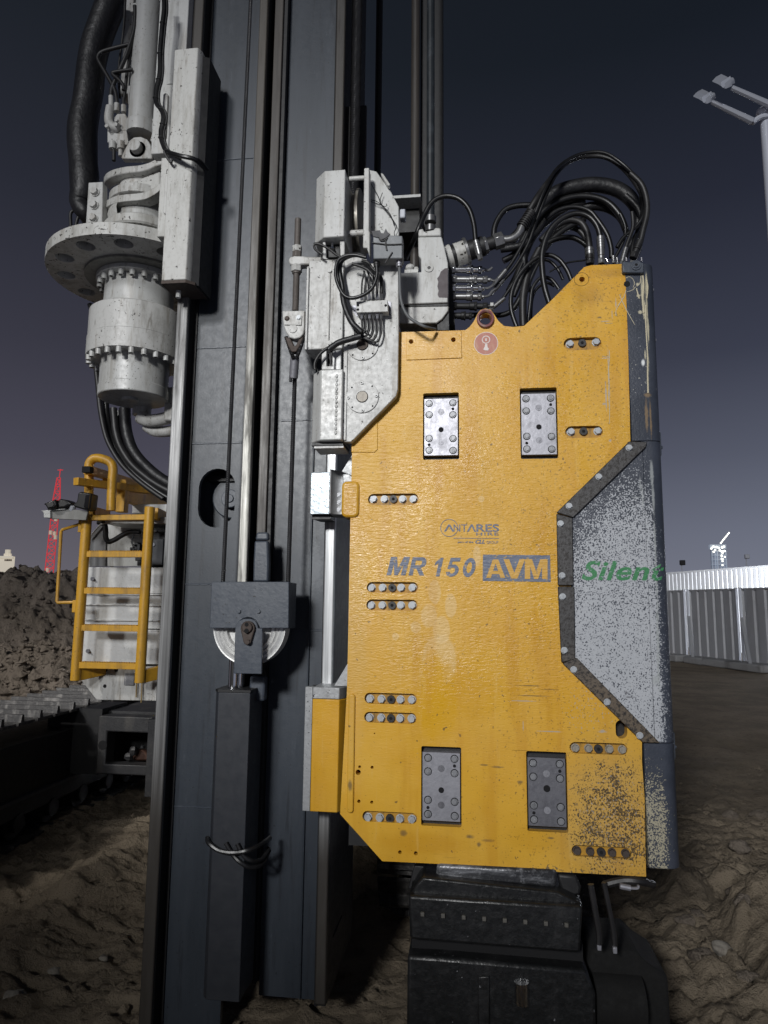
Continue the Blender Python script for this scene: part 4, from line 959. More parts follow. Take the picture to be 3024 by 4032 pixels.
# upper bright jaw
zt_ = ZA('t',100,148,Yb); zb_ = ZA('t',100,368,Yb); xa = XA('t',97,250,Yb); xb = XA('t',198,250,Yb); xc = XA('t',222,250,Yb); xd2 = XA('t',240,250,Yb); xe = XA('t',268,250,Yb)
BRT = dirty('bright_scraped_steel', (.30,.34,.37), (.17,.19,.21), .3, .6, amt=.8, scale=12, bump=.0015).m
G().prism([(xa,Yb+.004),(xb,Yb),(xb,Yb+.03),(xa,Yb+.03)], zb_, zt_, axis='Z').build('upper_jaw_face', BRT, ham, bevel=.002)
G().prism([(xb+.0008,Yb-.012),(xc-.012,Yb-.012),(xc,Yb+.012),(xd2,Yb+.022),(xe,Yb+.022),(xe,Yb+.12),(xb+.0008,Yb+.12)], zb_, zt_+.012, axis='Z').build('upper_jaw', GRY, ham, bevel=.003)
G().prism([(xa+.004,Yb+.031),(xb,Yb+.031),(xb,Yb+.14),(xa+.02,Yb+.14)], zb_-.018, zt_-.004, axis='Z').build('jaw_back', BLK, ham)
for y in (267,306,344): p = P('t',248,y,Yb+.022); inst(SCKM,'bolt',ham,p,(0,0,0),(.85,1,.85))
g = G(); g.prism(rnd(XA('t',268,280,YP)-.004,XA('t',356,280,YP),ZA('t',310,386,YP),ZA('t',310,195,YP),.022), YP-.012, YP+.12); g.build('jaw_cheek', YEL, ham, bevel=.01, seg=3)
g = G(); g.prism(pl('t','268,155 300,155 318,170 318,208 268,208',YP+.03), YP+.03, YP+.10); g.build('jaw_lug', GRY, ham, bevel=.003)

# ============================================================ HYDRAULIC HOSES over the hammer
def hose(fr, s, Y, w, mat=RUB, nm='hydraulic_hose', lab=None, grp='hydraulic hoses looping over the hammer', endf=None, radii=None, cat='hose'):
    pts = path(fr, s, Y); k = (P(fr,nums(s)[0][0]+10,nums(s)[0][1],Y)-P(fr,nums(s)[0][0],nums(s)[0][1],Y)).length/10
    o = G().tube(pts, w*k/2, n=10, radii=[q*k/2 for q in radii] if radii else None).build(nm, mat, None, angle=70)
    loc = pts[-1].copy(); me = o.data
    tag(o, lab, cat, grp)
    for e in (endf or ''):
        a, b = (pts[0], pts[1]) if e == 'a' else (pts[-1], pts[-2]); d = (b-a).normalized()
        g = G(); g.cyl(a-d*.012, a+d*.055, w*k*.62, n=14)
        for i in range(4): g.cyl(a+d*(.004+.012*i), a+d*(.010+.012*i), w*k*.68, n=14)
        g.cyl(a-d*.035, a-d*.010, w*k*.55, n=6); g.build('hose_ferrule', FIT, o)
    return o
YH = 2.95
hose('g','545,830 620,740 700,600 760,450 820,300 880,190,.05 960,120,.1 1060,80,.12 1180,80,.12 1290,150,.12 1370,240,.1 1410,350,.08 1405,450,.05 1360,520,.05 1290,580,.05 1250,640,.05',YH,22,lab='highest black hose arching over the whole bundle to the fittings near the end block',endf='a')
hose('g','530,885 560,850 640,762 720,625 772,480 830,330 885,215,.05 960,140,.12 1070,95,.15 1190,98,.15 1300,170,.15 1375,270,.12 1400,400,.1 1385,500,.08 1350,600,.05 1335,690,.04',YH+.02,22,lab='second highest black hose running just inside the highest arch',endf='a')
hose('g','700,560 745,470 800,390 880,320 980,285 1110,268 1240,290 1330,350 1375,440 1375,520',YH+.22,80,SLV,radii=[50,66,78,84,88,90,90,86,66,52],lab='thick sleeved hose bundle sagging behind the arched hoses')
hose('g','690,720 715,620 760,540 820,470 900,420 960,370 1010,330',YH+.26,70,SLV,radii=[40,64,74,70,60,50,40],lab='thick black hose bundle diving behind the couplings')
hose('g','1020,410 1090,395 1180,400 1250,440 1290,500 1310,570',YH+.25,44,SLV,radii=[20,50,58,50,40,34],lab='short sleeved hose bending down behind the end block')
hose('g','520,590 522,530 545,470 590,415 660,392 760,388',YH+.1,34,lab='short black hose arching up behind the large coupling')
hose('g','690,490 725,430 775,350 830,270,.03 890,195,.06 965,130,.1 1070,100,.14 1190,108,.14 1300,185,.12 1385,300,.08 1415,400,.05 1400,500,.03',YH+.03,34,RUBD,radii=[44,40,44,40,34,30,28,28,28,30,30,30],lab='ribbed hose end rising from the bent steel pipe')
hose('g','848,968 822,880 808,780 806,680 832,580 880,505 950,455 1020,438 1085,458 1130,510 1152,580 1155,650',2.80,36,lab='glossy front hose arch standing before the others',endf='b')
hose('g','1090,715 1085,620 1068,540 1030,490 960,480 880,520 800,600',YH-.02,42,RUBD,lab='dusty black hose arching inside the front arch',endf='a')
hose('g','780,690 830,620 900,588 980,580 1040,605 1080,640',YH+.08,32,lab='black hose spanning low inside the arches')
hose('g','655,1112 625,1020 622,930 650,840 705,760 780,700 850,685 910,715 955,775 980,835',2.86,28,lab='black hose looping down behind the yellow plate beside the lifting eye')
hose('g','695,1110 692,1020 695,920 715,820 745,740 790,650',2.90,46,RUBD,lab='thick dull hose standing upright behind the slanted plate edge')
hose('g','722,1090 735,980 750,880 800,820 860,830 905,885',2.94,22,lab='thin black hose curling behind the slanted plate edge')
hose('g','740,1060 745,960 770,890 830,850 880,870',3.0,18,RUBD,lab='thinnest dull hose curling inside the other behind the slanted edge')
hose('g','850,785 900,758 960,730 1062,716',YH+.1,11,lab='thin line rising to the hammer fittings through the arches')
hose('g','525,988 560,960 600,905 640,840 690,730',YH-.01,20,lab='black hose from the white tipped coupling curving upward',endf='a')
hose('g','300,1050 400,1042 480,1042 570,1040 630,1010 680,930 700,850',YH+.06,32,lab='lowest black hose leaving the couplings behind the lifting eye')
hose('g','0,700,.2 20,650,.1 60,560 110,440 160,365 230,335 310,350 370,410 400,500 412,600 430,670',YH-.1,30,lab='black hose arching from behind the white valve block to its silver ferrule',endf='b')
hose('g','1330,200 1395,265 1425,350 1428,440 1405,540 1385,620 1355,700',YH+.0,36,RUBD,lab='dusty hose dropping to the grey end block on the hammer corner',endf='b')
hose('g','690,640 700,760 670,850 640,930',YH+.2,56,SLV,radii=[50,44,34,26],lab='bundle of dark hoses hanging behind the couplings')
hose('g','1270,440 1300,520 1290,600 1240,700',YH+.06,20,lab='narrow black hose beside the small fittings at the hammer corner')
hose('g','1340,430 1345,520 1310,620 1285,710',YH+.04,24,RUBD,lab='dull hose ending beside the grey end block',endf='b')
for s_,dy,w_,m_,lab in [
 ('640,1000 700,900 745,800 790,700 850,610 930,540 1000,500 1060,470',.18,38,RUB,'black hose slanting up through the middle of the tangle'),
 ('610,900 660,800 700,700 740,600 800,520 880,450 960,400 1060,370',.24,44,RUBD,'dull thick hose behind the slanting ones in the tangle'),
 ('575,720 640,680 690,600 740,510 810,430 900,370 1000,340 1100,340 1190,370 1260,440 1300,530',.20,40,RUB,'long black hose lying under the thick sleeve'),
 ('830,470 900,420 990,400 1080,420 1130,470 1190,560 1215,640 1218,700',.12,30,RUB,'black hose arching just behind the front arch'),
 ('560,650 630,640 700,620 760,560 820,480',.16,46,SLV,'short sleeved hose joining the large coupling to the tangle'),
 ('720,900 735,800 770,700 800,640 860,560 930,520 1010,530 1060,580 1075,650',.22,34,RUBD,'dull hose arching low in the back of the tangle'),
 ('600,620 660,560 720,480 790,400 860,340 950,300 1060,300',.30,60,SLV,'second thick sleeve behind the first one'),
 ('1300,330 1370,400 1395,480 1370,560 1320,640 1300,700',.16,34,SLV,'sleeved hose end dropping to the corner fittings'),
 ('700,1000 720,880 760,780 800,720 850,720 900,770 930,830',.14,20,RUB,'slim black hose looping in the gap behind the slanted edge')]:
    hose('g', s_, YH+dy, w_, m_, lab=lab)
def chain(c0, c1, segs, mat, nm, lab=None, par=None):
    """row of turned collars and hexagons along a line: (t0,t1,r,n)"""
    g = G()
    for t0,t1,r_,n in segs: g.cyl(c0.lerp(c1,t0), c0.lerp(c1,t1), r_, n=n)
    return g.build(nm, mat, par, bevel=.0012, seg=1)
# ---- quick couplings on the right of the white valve block
cp = thing('coupling_plate', 'black plate of shiny quick couplings on the right of the white valve block', 'coupling plate', P('g',265,1120,2.99))
G().prism(pl('g','250,760 268,760 290,1125 250,1125',2.97), 2.92, 3.02).build('plate', BLK, cp)
for y, m_, x1 in ((772,CHM,465),(830,FIT,500),(882,CHM,465),(932,FIT,462),(988,BLK,500),(1045,BLK,400)):
    a = P('g',250,y,2.94); b = P('g',x1,y+2,2.94)
    k = .0125
    chain(a,b,[(0,.1,k*1.1,14),(.1,.2,k*1.55,6),(.2,.5,k*1.15,16),(.5,.62,k*1.45,16),(.62,.68,k*1.7,6),(.68,.82,k*1.1,16),(.82,.93,k*1.4,6),(.93,1,k*.8,12)],m_,'quick_coupling',par=cp)
for s_ in ('465,772 490,775 510,760','500,830 525,838 545,825','465,882 490,880 520,860 545,830','462,932 490,925 510,900 530,885','500,988 530,985'):
    G().tube(path('g',s_,2.94), .006, n=8).build('pipe_bend', FIT, cp)
G().box(*(lambda a,b:(a.x,b.x,2.92,2.95,b.z,a.z))(P('g',497,978,2.94),P('g',518,998,2.94))).build('white_cap', WHC, cp, bevel=.002)
bc = thing('large_coupling', 'large coupling with pale collars and a bent steel pipe', 'coupling', P('g',240,700,2.92))
a = P('g',238,705,2.93); b = P('g',575,592,2.93)
chain(a,b,[(0,.10,.055,24),(.16,.34,.052,24)],WHS,'pale_collar',par=bc)
chain(a,b,[(.10,.16,.048,24),(.39,.66,.044,24),(.72,.84,.030,20)],BLK,'dark_sleeve',par=bc)
chain(a,b,[(.33,.38,.062,24),(.66,.72,.038,6),(.84,1.0,.036,6)],FIT,'steel_collar',par=bc)
G().tube(path('g','565,595 620,590 665,560 690,510 705,470',2.93), .018, n=12).build('bent_pipe', FIT, bc)
g = G()
pp = path('g','688,515 742,432',2.93)
for i in range(8): t_ = i/7; q = pp[0].lerp(pp[1],t_); d = (pp[1]-pp[0]).normalized(); g.cyl(q-d*.003,q+d*.003,.027-.004*t_,n=18)
g.cyl(pp[0],pp[1],.021,n=16); g.build('ribbed_ferrule', RUBD, bc)
# fittings standing on the hammer's top edge
for x0,y0,x1,y1,w_,m_ in ((1090,740,1088,682,46,RUBD),(1158,738,1155,640,40,FIT),(1232,735,1228,690,22,FIT),(1345,705,1388,600,44,RUBD),(1200,735,1185,705,18,CHM),(1255,740,1250,700,16,FIT),(1308,722,1305,700,12,STL),(1398,722,1396,700,12,STL)):
    a = P('g',x0,y0,2.76); b = P('g',x1,y1,2.76); k = .00060*w_/2*1.0*1.15
    chain(a,b,[(0,.3,k*1.15,6),(.3,.5,k*.9,16),(.5,.58,k*1.05,16),(.62,.7,k*1.05,16),(.74,.82,k*1.05,16),(.5,1,k*.98,16)],m_,'hose_fitting',par=ham)
# ============================================================ WHITE CARRIAGE OF THE HAMMER
YW = 2.66
car = thing('white_carriage', 'scuffed white steel carriage with sheave and round covers beside the yellow plate', 'carriage', P('f',900,700,YW))
xw0 = XA('f',738,700,YW); xw1 = XA('f',1175,600,YW)
mp = '738,838 800,835 835,905 940,905 1085,915 1172,915 1180,985 1184,1500'
pts = pl('e','738,835 900,835 935,905 1172,912 1180,985 1182,1450',YW)+pl('f','1175,690 1160,745 815,1098 790,1120 735,1118 712,1105 738,500',YW)
G().prism(pts, YW, YW+.035).build('main_plate', WHT, car, bevel=.003)
G().box(XA('f',728,700,YW),XA('f',762,700,YW),YW-.006,YW-.0005,ZA('f',750,1110,YW),ZA('f',750,330,YW)).build('weld_fillet', WHT, car, bevel=.005)
# round covers
def cover(fr, x, y, rr, bolts=True, lab=None):
    c = P(fr,x,y,YW); s = (P(fr,x+10,y,YW).x-c.x)/10
    o = G().cyl(c,c+Vector((0,-.006,0)),rr*s,n=48).build('round_cover', WHT, car, bevel=.0015, seg=1)
    g = G()
    for k in range(4): a=R(90*k+2); q=c+Vector((math.cos(a)*rr*.86*s,-.006,math.sin(a)*rr*.86*s)); g.cyl(q,q+Vector((0,-.005,0)),13*s,n=16)
    g.build('bolt', WHC, o)
    g = G()
    for k in range(4): a=R(45+90*k+2); q=c+Vector((math.cos(a)*rr*.88*s,-.0061,math.sin(a)*rr*.88*s)); g.cyl(q,q+Vector((0,-.0008,0)),7*s,n=12)
    for k in range(4): a=R(90*k+2); q=c+Vector((math.cos(a)*rr*.86*s,-.0111,math.sin(a)*rr*.86*s)); g.cyl(q,q+Vector((0,-.0008,0)),5*s,n=8)
    g.cyl(c+Vector((0,-.0061,0)),c+Vector((0,-.0068,0)),49*s,n=28); g.build('hole', PIT, o)
    g = G(); g.cyl(c+Vector((0,-.0068,0)),c+Vector((0,-.010,0)),43*s,n=28); g.build('hub', RST if not bolts else dirty('pale_rusty_hub',(.42,.38,.32),(.12,.10,.08),.5,amt=.9,scale=40).m, o)
cover('f',886,755,133); cover('e',888,1575,130,False)
# side box profile, lower and upper boxes
bxl = G(); z0 = ZA('f',600,1106,YW-.03); z1 = ZA('f',600,527,YW-.03); xa = XA('f',470,800,YW); xb = XA('f',540,800,YW-.03); xc = XA('f',722,800,YW-.03)
bxl.prism([(xa,YW+.02),(xb,YW-.03),(xc,YW-.03),(xc+.002,YW+.15),(xa,YW+.15)], z0, z1, axis='Z'); bxl.build('lower_box', WHC, car, bevel=.005, seg=2)
g = G(); 
for i in range(14): z = z0+.03+(z1-z0-.06)*i/13; g.ball((XA('f',672,800,YW-.03),YW-.031,z),.006,(1,.6,1.4),n=7)
g.build('weld_bead', WHC, car)
g = G(); g.box(xa+.005,xc-.0,YW+.0,YW+.14,z0-.014,z0-.001); g.build('bottom_plate', BLK, car); 
g = G(); g.box(xa+.02,xc+.006,YW-.02,YW+.10,z0-.030,z0-.022); g.build('bottom_lip', WHT, car); 
g = G(); g.prism(pl('f','552,360 592,360 592,500 640,500 640,380 712,360 712,530 552,530',YW), YW+.0, YW+.03); g.build('neck_plate', WHC, car, bevel=.003)
G().prism(pl('f','592,395 640,385 640,520 592,520',YW+.02), YW+.031,YW+.04).build('neck_recess', BLK, car)
# middle channel
z0 = ZA('e',600,1600,YW); z1 = ZA('e',600,870,YW); xa = XA('e',438,1200,YW); xc = XA('e',728,1200,YW)
g = G(); g.box(xa,xc,YW+.005,YW+.12,z0,z1); g.build('middle_box', WHT, car, bevel=.004)
g = G(); g.box(xa-.006,xa+.004,YW-.006,YW+.09,z0-.004,ZA('e',440,935,YW)); g.box(XA('e',612,1200,YW),XA('e',622,1200,YW),YW-.001,YW+.004,ZA('e',617,1560,YW),ZA('e',617,970,YW)); g.build('flange', WHT, car, bevel=.003)
for y in (1555,965): c=P('e',618,y,YW+.0); G().cyl(c,c+Vector((0,-.004,0)),.009,n=14).build('tie_end', WHT, car)
g = G(); g.prism(pl('e','562,695 582,695 590,860 610,870 545,870 562,850',YW), YW-.0, YW+.02); g.prism(pl('e','700,695 740,690 740,870 706,870',YW), YW-.0, YW+.02); g.build('neck_plate', WHT, car, bevel=.003)
# upper box
zt1 = ZA('e',600,148,YW-.03); zb1 = ZA('e',600,693,YW-.03); xa = XA('e',497,400,YW); xb = XA('e',572,400,YW-.03); xc = XA('e',741,400,YW-.03)
G().prism([(xa,YW+.02),(xb,YW-.03),(xc,YW-.03),(xc+.002,YW+.16),(xa,YW+.16)], zb1, zt1, axis='Z').build('upper_box', WHC, car, bevel=.004)
c = P('e',640,725,YW+.01); g = G(); g.cyl(c,c+Vector((0,0,-.03)),.006,n=8); g.cyl(c+Vector((0,0,-.03)),c+Vector((0,0,-.036)),.01,n=8); g.build('grease_nipple', CHM, car)
G().box(XA('e',585,760,YW+.04),XA('e',705,760,YW+.04),YW+.03,YW+.05,ZA('e',640,865,YW+.04),ZA('e',640,690,YW+.04)).build('neck_recess', BLK, car)
# sheave between the cheeks (axis along X)
YSH = YW+.22
xs0, xs1 = XA('e',765,600,YSH), XA('e',893,600,YSH); cz = ZA('e',830,600,YSH); rr = ZA('e',830,345,YSH)-cz
g = G(); n = 56
pr = [(xs0,0),(xs0,rr*.9),(xs0+.004,rr),(xs0+.016,rr),(xs0+.03,rr*.84),(xs1-.03,rr*.84),(xs1-.016,rr),(xs1-.004,rr),(xs1,rr*.9),(xs1,0)]
vs = [(x,YSH+q*math.cos(2*math.pi*k/n),cz+q*math.sin(2*math.pi*k/n)) for x,q in pr for k in range(n)]
g.add(vs,[(i*n+k,i*n+(k+1)%n,(i+1)*n+(k+1)%n,(i+1)*n+k) for i in range(len(pr)-1) for k in range(n)])
g.build('sheave', dirty('greasy_sheave_steel',(.30,.28,.24),(.04,.035,.03),.4,.4,amt=.9,scale=16).m, car, angle=50)
g = G(); g.box(XA('e',745,500,YW+.4)-.01,XA('e',900,500,YW+.4),YW+.42,YW+.44,ZA('e',800,900,YW+.4),ZA('e',800,-400,YW+.4)); g.build('back_plate', BLK, car)
g = G()
for y,x0,x1 in ((217,780,905),(665,750,895)): a=P('e',x0,y,YW+.05); b=P('e',x1,y,YW+.05); g.cyl((a.x,YW+.05,a.z),(b.x,YW+.05,a.z),.010 if y<300 else .014,n=14)
g.build('cross_bar', WHT, car)
# right cheek
G().prism(pl('e','900,128 940,124 938,640 945,650 945,855 925,780 890,778',YW), YW, YW+.05).build('cheek_plate', WHT, car, bevel=.003)
G().prism(pl('e','942,152 1002,166 1120,330 1184,452 1186,690 1000,720 942,640',YW+.09), YW+.08, YW+.10).build('cheek_side', WHC, car, bevel=.003)
G().prism(pl('e','1042,190 1060,198 1116,282 1108,296 1092,290 1042,205',YW+.07), YW+.05, YW+.075).build('stop_bar', WHC, car, bevel=.002)
g = G(); g.box(XA('e',1130,350,3.2),XA('e',1360,350,3.2),3.2,3.6,ZA('e',1200,372,3.2),ZA('e',1200,350,3.2)); g.build('rear_shelf', WHC, car)
g = G(); g.box(XA('e',1140,450,3.25),XA('e',1345,450,3.25),3.3,3.6,ZA('e',1200,610,3.25),ZA('e',1200,372,3.25)+.002); g.build('rear_bracket', BLK, car)
G().box(*(lambda a,b:(a.x,b.x,3.0,3.05,b.z,a.z))(P('e',1190,460,3.0),P('e',1235,530,3.0))).build('rear_lug', LMP, car, bevel=.006)
# loose binding wires
g = G()
for s_ in ('900,232 940,235 975,290 1010,350 1030,410','940,385 1000,400 1050,440 1100,500 1150,575 1165,610 1145,660 1170,735','1030,410 1035,370 1050,330','1030,415 1060,440 1085,435 1080,420','945,400 975,408 1035,430','1035,425 1085,470 1120,520 1145,600'):
    g.tube(path('e',s_,YW+.06), .0016, n=5, sub=8)
g.build('binding_wire', PIT, car)
# ring lug, threaded rod and nuts, wedge socket
YT = 2.86
G().prism(pl('e','442,868 560,868 560,935 395,930 350,950 300,930 288,900 300,872 340,860 400,862',YT), YT-.02, YT+.03).build('rod_lug', WHT, car, bevel=.006)
rodt = thing('threaded_rod', 'rusty threaded rod with nuts held in the lug of the white carriage', 'threaded rod', P('e',350,900,YT))
xr_ = XA('e',350,900,YT); g = G(); z0,z1 = ZA('e',350,1295,YT), ZA('e',352,540,YT)
rw = (XA('e',377,700,YT)-XA('e',325,700,YT))/2
prr = []; nn = int((z1-z0)/.006)
for i in range(nn): z = z0+(z1-z0)*i/nn; prr += [(rw,z),(rw*.93,z+(z1-z0)/nn*.5)]
g.lathe(xr_,YT,[(0,z0)]+prr+[(0,z1)],n=18); g.build('rod', BRN2, rodt, angle=20)
for y0,y1,k,m_ in ((768,815,1.55,WHS),(815,862,1.5,BRN2),(925,978,1.75,WHT),(978,995,1.3,BRN2)):
    g = G(); g.cyl((xr_,YT,ZA('e',350,y1,YT)),(xr_,YT,ZA('e',350,y0,YT)),rw*k,n=6 if y1-y0>20 else 20); g.build('nut', m_, rodt, bevel=.002)
YK = 2.84
ws = thing('wedge_socket', 'white wedge socket clamping a wire rope below the threaded rod', 'rope socket', P('e',325,1400,YK))
G().prism(pl('e','230,1293 415,1290 413,1440 405,1480 375,1512 330,1522 290,1510 262,1470 240,1410',YK), YK, YK+.05).build('socket_body', WHT, ws, bevel=.004)
G().prism(pl('e','250,1340 393,1335 390,1415 248,1412',YK), YK-.006, YK-.0005).build('clamp_plate', WHT, ws, bevel=.0015)
for x,y in ((270,1357),(365,1350)): inst(HEXR if x<300 else HEX,'bolt',ws,P('e',x,y,YK-.006),(0,.3,0),(.9,.9,.9))
c = P('e',318,1440,YK); G().cyl(c,c+Vector((0,-.004,0)),.020,n=24).build('round_boss', WHT, ws, bevel=.001)
YK2 = YK+.02
g = G(); g.prism(pl('f','255,265 300,275 330,340 345,340 375,275 410,262 385,330 350,390 310,392 280,340',YK2), YK2-.01, YK2+.025); g.build('thimble', RST, ws, bevel=.004)
g = G(); p0,p1,p2 = P('f',262,262,YK2),P('f',300,380,YK2),P('f',325,440,YK2); g.tube([p0,p1,p2],.0085,n=12,strands=5,twist=.5,sub=20)
p0,p1,p2 = P('f',408,262,YK2),P('f',372,370,YK2),P('f',345,440,YK2); g.tube([p0,p1,p2],.0085,n=12,strands=5,twist=.5,sub=20); g.build('rope_loop', ROP, ws)
g = G(); a=P('f',335,425,YK2+.02); b=P('f',322,600,YK2+.05); g.cyl(b,a,(XA('f',372,500,YK2)-XA('f',300,500,YK2))/2,n=24); g.build('swaged_sleeve', STL, ws, bevel=.003)
g = G(); g.cyl(P('f',300,600,YK2+.04),P('f',300,628,YK2+.04),.007,n=10); g.build('rope_tail', ROP, ws)

# ---- white valve block right of the carriage
YV = 2.80
vb = thing('valve_block', 'white cast valve block with socket plug and patch of bare primer', 'valve block', P('e',1450,1000,YV))
G().prism(pl('e','1178,985 1366,975 1362,870 1342,840 1340,690 1532,686 1560,790 1585,905 1583,1225 1180,1240',YV), YV, YV+.16).build('valve_body', WHC, vb, bevel=.004)
G().prism(pl('e','1180,1262 1590,1255 1588,1290 1535,1360 1490,1392 1180,1398',YV+.005), YV+.005, YV+.16).build('lower_cover', WHT, vb, bevel=.004)
G().prism(pl('e','1180,1243 1580,1235 1580,1253 1180,1260',YV+.01), YV+.01, YV+.15).build('gasket', BLK, vb)
G().prism(pl('e','1582,945 1558,948 1525,975 1512,1010 1496,1030 1505,1060 1497,1095 1508,1130 1500,1160 1510,1185 1582,1188',YV), YV-.0008, YV-.0001).build('primer_patch', dirty('brown_grey_primer',(.085,.070,.075),(.06,.05,.05),.6).m, vb)
G().prism(pl('e','1345,640 1380,628 1390,655 1470,640 1480,622 1522,625 1528,650 1528,690 1342,695',YV+.02), YV+.01, YV+.12).build('flange', WHT, vb, bevel=.006)
c = P('e',1430,945,YV); G().cyl(c,c+Vector((0,-.004,0)),.0195,n=28).build('plug', WHC, vb, bevel=.001)
G().cyl(c+Vector((0,-.0041,0)),c+Vector((0,-.0047,0)),.008,n=6).build('plug_socket', RUBD, vb)
g = G(); g.ball(P('e',1275,945,YV+.05),.022,(1,1,.8),n=10); g.ball(P('e',1325,955,YV+.05),.012,n=8); g.box(*(lambda a,b:(a.x,b.x,YV+.03,YV+.1,b.z,a.z))(P('e',1230,958,YV+.03),P('e',1340,980,YV+.03))); g.build('pipe_flange', WHT, vb)
G().prism(pl('e','1495,1395 1540,1345 1590,1310 1592,1450 1500,1450',YV+.02), YV+.02, YV+.2).build('dark_bracket', BLK, vb)

# ---- junction box with cables
jb = thing('junction_box', 'grey electric junction box with torn tape hanging on the white carriage', 'junction box', P('e',1090,760,2.58))
Yj = 2.58
G().prism(pl('e','972,668 1212,680 1212,865 975,868',Yj), Yj, Yj+.06).build('box', dirty('dusty_grey_box',(.17,.18,.19),(.30,.31,.32),.5,amt=.8,scale=25).m, jb, bevel=.004)
G().prism(pl('e','962,648 1030,642 1040,665 1060,668 1078,628 1095,660 1115,672 1080,700 1040,720 1020,700 975,690',Yj), Yj-.006, Yj-.001).build('torn_tape', dirty('dark_torn_tape',(.05,.05,.055),(.14,.14,.15),.6).m, jb)
g = G()
for s_ in ('965,738 1030,745 1100,752 1208,748','1020,690 1035,720 1075,715 1090,690','1072,700 1078,760 1085,800','1130,815 1100,860 1070,905'): g.tube(path('e',s_,Yj-.004), .003, n=6)
g.build('binding_cord', BLK, jb)
for x,m_ in ((1002,RUBD),(1187,STL)):
    g = G(); g.cyl(P('e',x,868,Yj+.03),P('e',x,900,Yj+.03),.015,n=14); g.cyl(P('e',x,900,Yj+.03),P('e',x,935,Yj+.03),.0125,n=14); g.cyl(P('e',x,915,Yj+.03),P('e',x,920,Yj+.03),.0145,n=14); g.build('cable_gland', m_, jb)
def cab(s, Y, w, mat=RUBD, **k): return hose('e', s, Y, w, mat, nm='cable', grp='cables on the white carriage', cat='cable', **k)
cab('1187,935 1190,1020 1195,1160 1215,1260 1260,1340 1320,1385 1400,1425 1480,1445,.06',Yj+.03,26,lab='grey cable dropping from the silver gland and passing behind the yellow plate',mat=dirty('grey_cable_sheath',(.10,.105,.11),(.2,.2,.2),.5).m)
cab('1002,930 1005,990 990,1060 950,1125 880,1170 800,1190 740,1170 700,1110 672,1030 668,950 690,880 750,845 820,838 880,850 915,860',Yj-.0,30,RUB,lab='thick black cable curling in a full loop below the junction box')
cab('905,850 850,835 780,845 720,880 700,940 705,1010 725,1110 725,1200',Yj+.03,40,RUB,lab='thick taped cable bundle forming the inner side of the loop')
cab('722,1150 735,1230 760,1310 800,1390 850,1440 880,1470',Yj+.02,46,SLV,lab='taped cable sleeve running down from the loop to the lower hoses')
cab('490,755 510,745 560,760 620,795 680,840 720,860',2.60,22,lab='black cable curving out from the upper box to the loop')
cab('490,760 500,790 530,815 560,835',2.62,20,lab='short black cable tucked under the upper box')
cab('875,1500 800,1520 700,1550 650,1580 610,1610',Yj+.03,50,SLV,lab='taped sleeve leading down left over the lower round cover')
cab('640,1575 590,1605 545,1640 510,1690 495,1740 500,1775',Yj+.04,26,RUBD,lab='black cable bending from the sleeve to the lower box')
cab('640,1610 632,1650 628,1730',Yj+.04,18,RUBD,lab='thin black lead dropping into the neck of the lower box')
cab('800,910 870,930 930,960 975,1010',Yj+.02,24,RUBD,lab='short tangled cable end inside the loop')
cab('880,885 930,900 960,940 1010,990 1035,1040 1045,1110 1040,1150',Yj+.05,26,RUBD,lab='black hose bowing right from the tangle to the manifold')
# manifold with small hoses
mf = thing('grease_manifold', 'white grease distributor block with six small hoses above and below', 'manifold', P('e',965,1260,YW-.03))
Ym = YW-.05
G().prism(pl('e','836,1216 1090,1203 1094,1300 836,1308',Ym), Ym, Ym+.045).build('block', WHT, mf, bevel=.002)
for x,y in ((849,1249),(849,1284),(1076,1250)):
    c = P('e',x,y,Ym); G().cyl(c,c+Vector((0,-.0008,0)),.0055,n=12).build('screw_hole', PIT, mf)
G().prism(pl('e','1070,1215 1120,1220 1122,1325 1060,1325 840,1340 800,1290 800,1250 836,1250 1070,1290',Ym+.046), Ym+.046, Ym+.05).build('mounting_plate', STD, mf)
for i in range(6):
    x = 880+32*i
    g = G()
    for y0,y1,r_ in ((1206,1180,.007),(1180,1160,.0055),(1308,1335,.007),(1335,1360,.0055)): g.cyl(P('e',x,y0,Ym+.02),P('e',x,y1,Ym+.02),r_,n=6)
    g.build('fitting', FIT if i%2 else STL, mf)
    top = '%d,1165 %d,1100 %d,1030 %d,970' % (x,x+2,x-4+i*2,x-10-i*3)
    if i > 0: hz = hose('e', top, Ym+.02, 15, RUBD, nm='grease_hose', grp='small grease hoses of the distributor', lab='%s of the six small hoses above the white distributor block' % ('leftmost','second','third','fourth','fifth','rightmost')[i], cat='hose')
    else: hose('e','880,1165 880,1110 885,1050 900,985', Ym+.02, 15, RUBD, nm='grease_hose', grp='small grease hoses of the distributor', lab='leftmost of the six small hoses above the white distributor block')
    y2 = 1455+9*i
    hose('e','%d,1355 %d,1400 %d,%d %d,%d %d,%d'%(x,x,x-2,y2-22,x-30-4*i,y2+18+6*i,820,1440+8*i) if i else '880,1355 882,1400 890,1440 930,1462', Ym+.02, 17, RUBD, nm='grease_hose', grp='small grease hoses of the distributor', lab='%s of the six small hoses below the white distributor block' % ('leftmost','second','third','fourth','fifth','rightmost')[i])
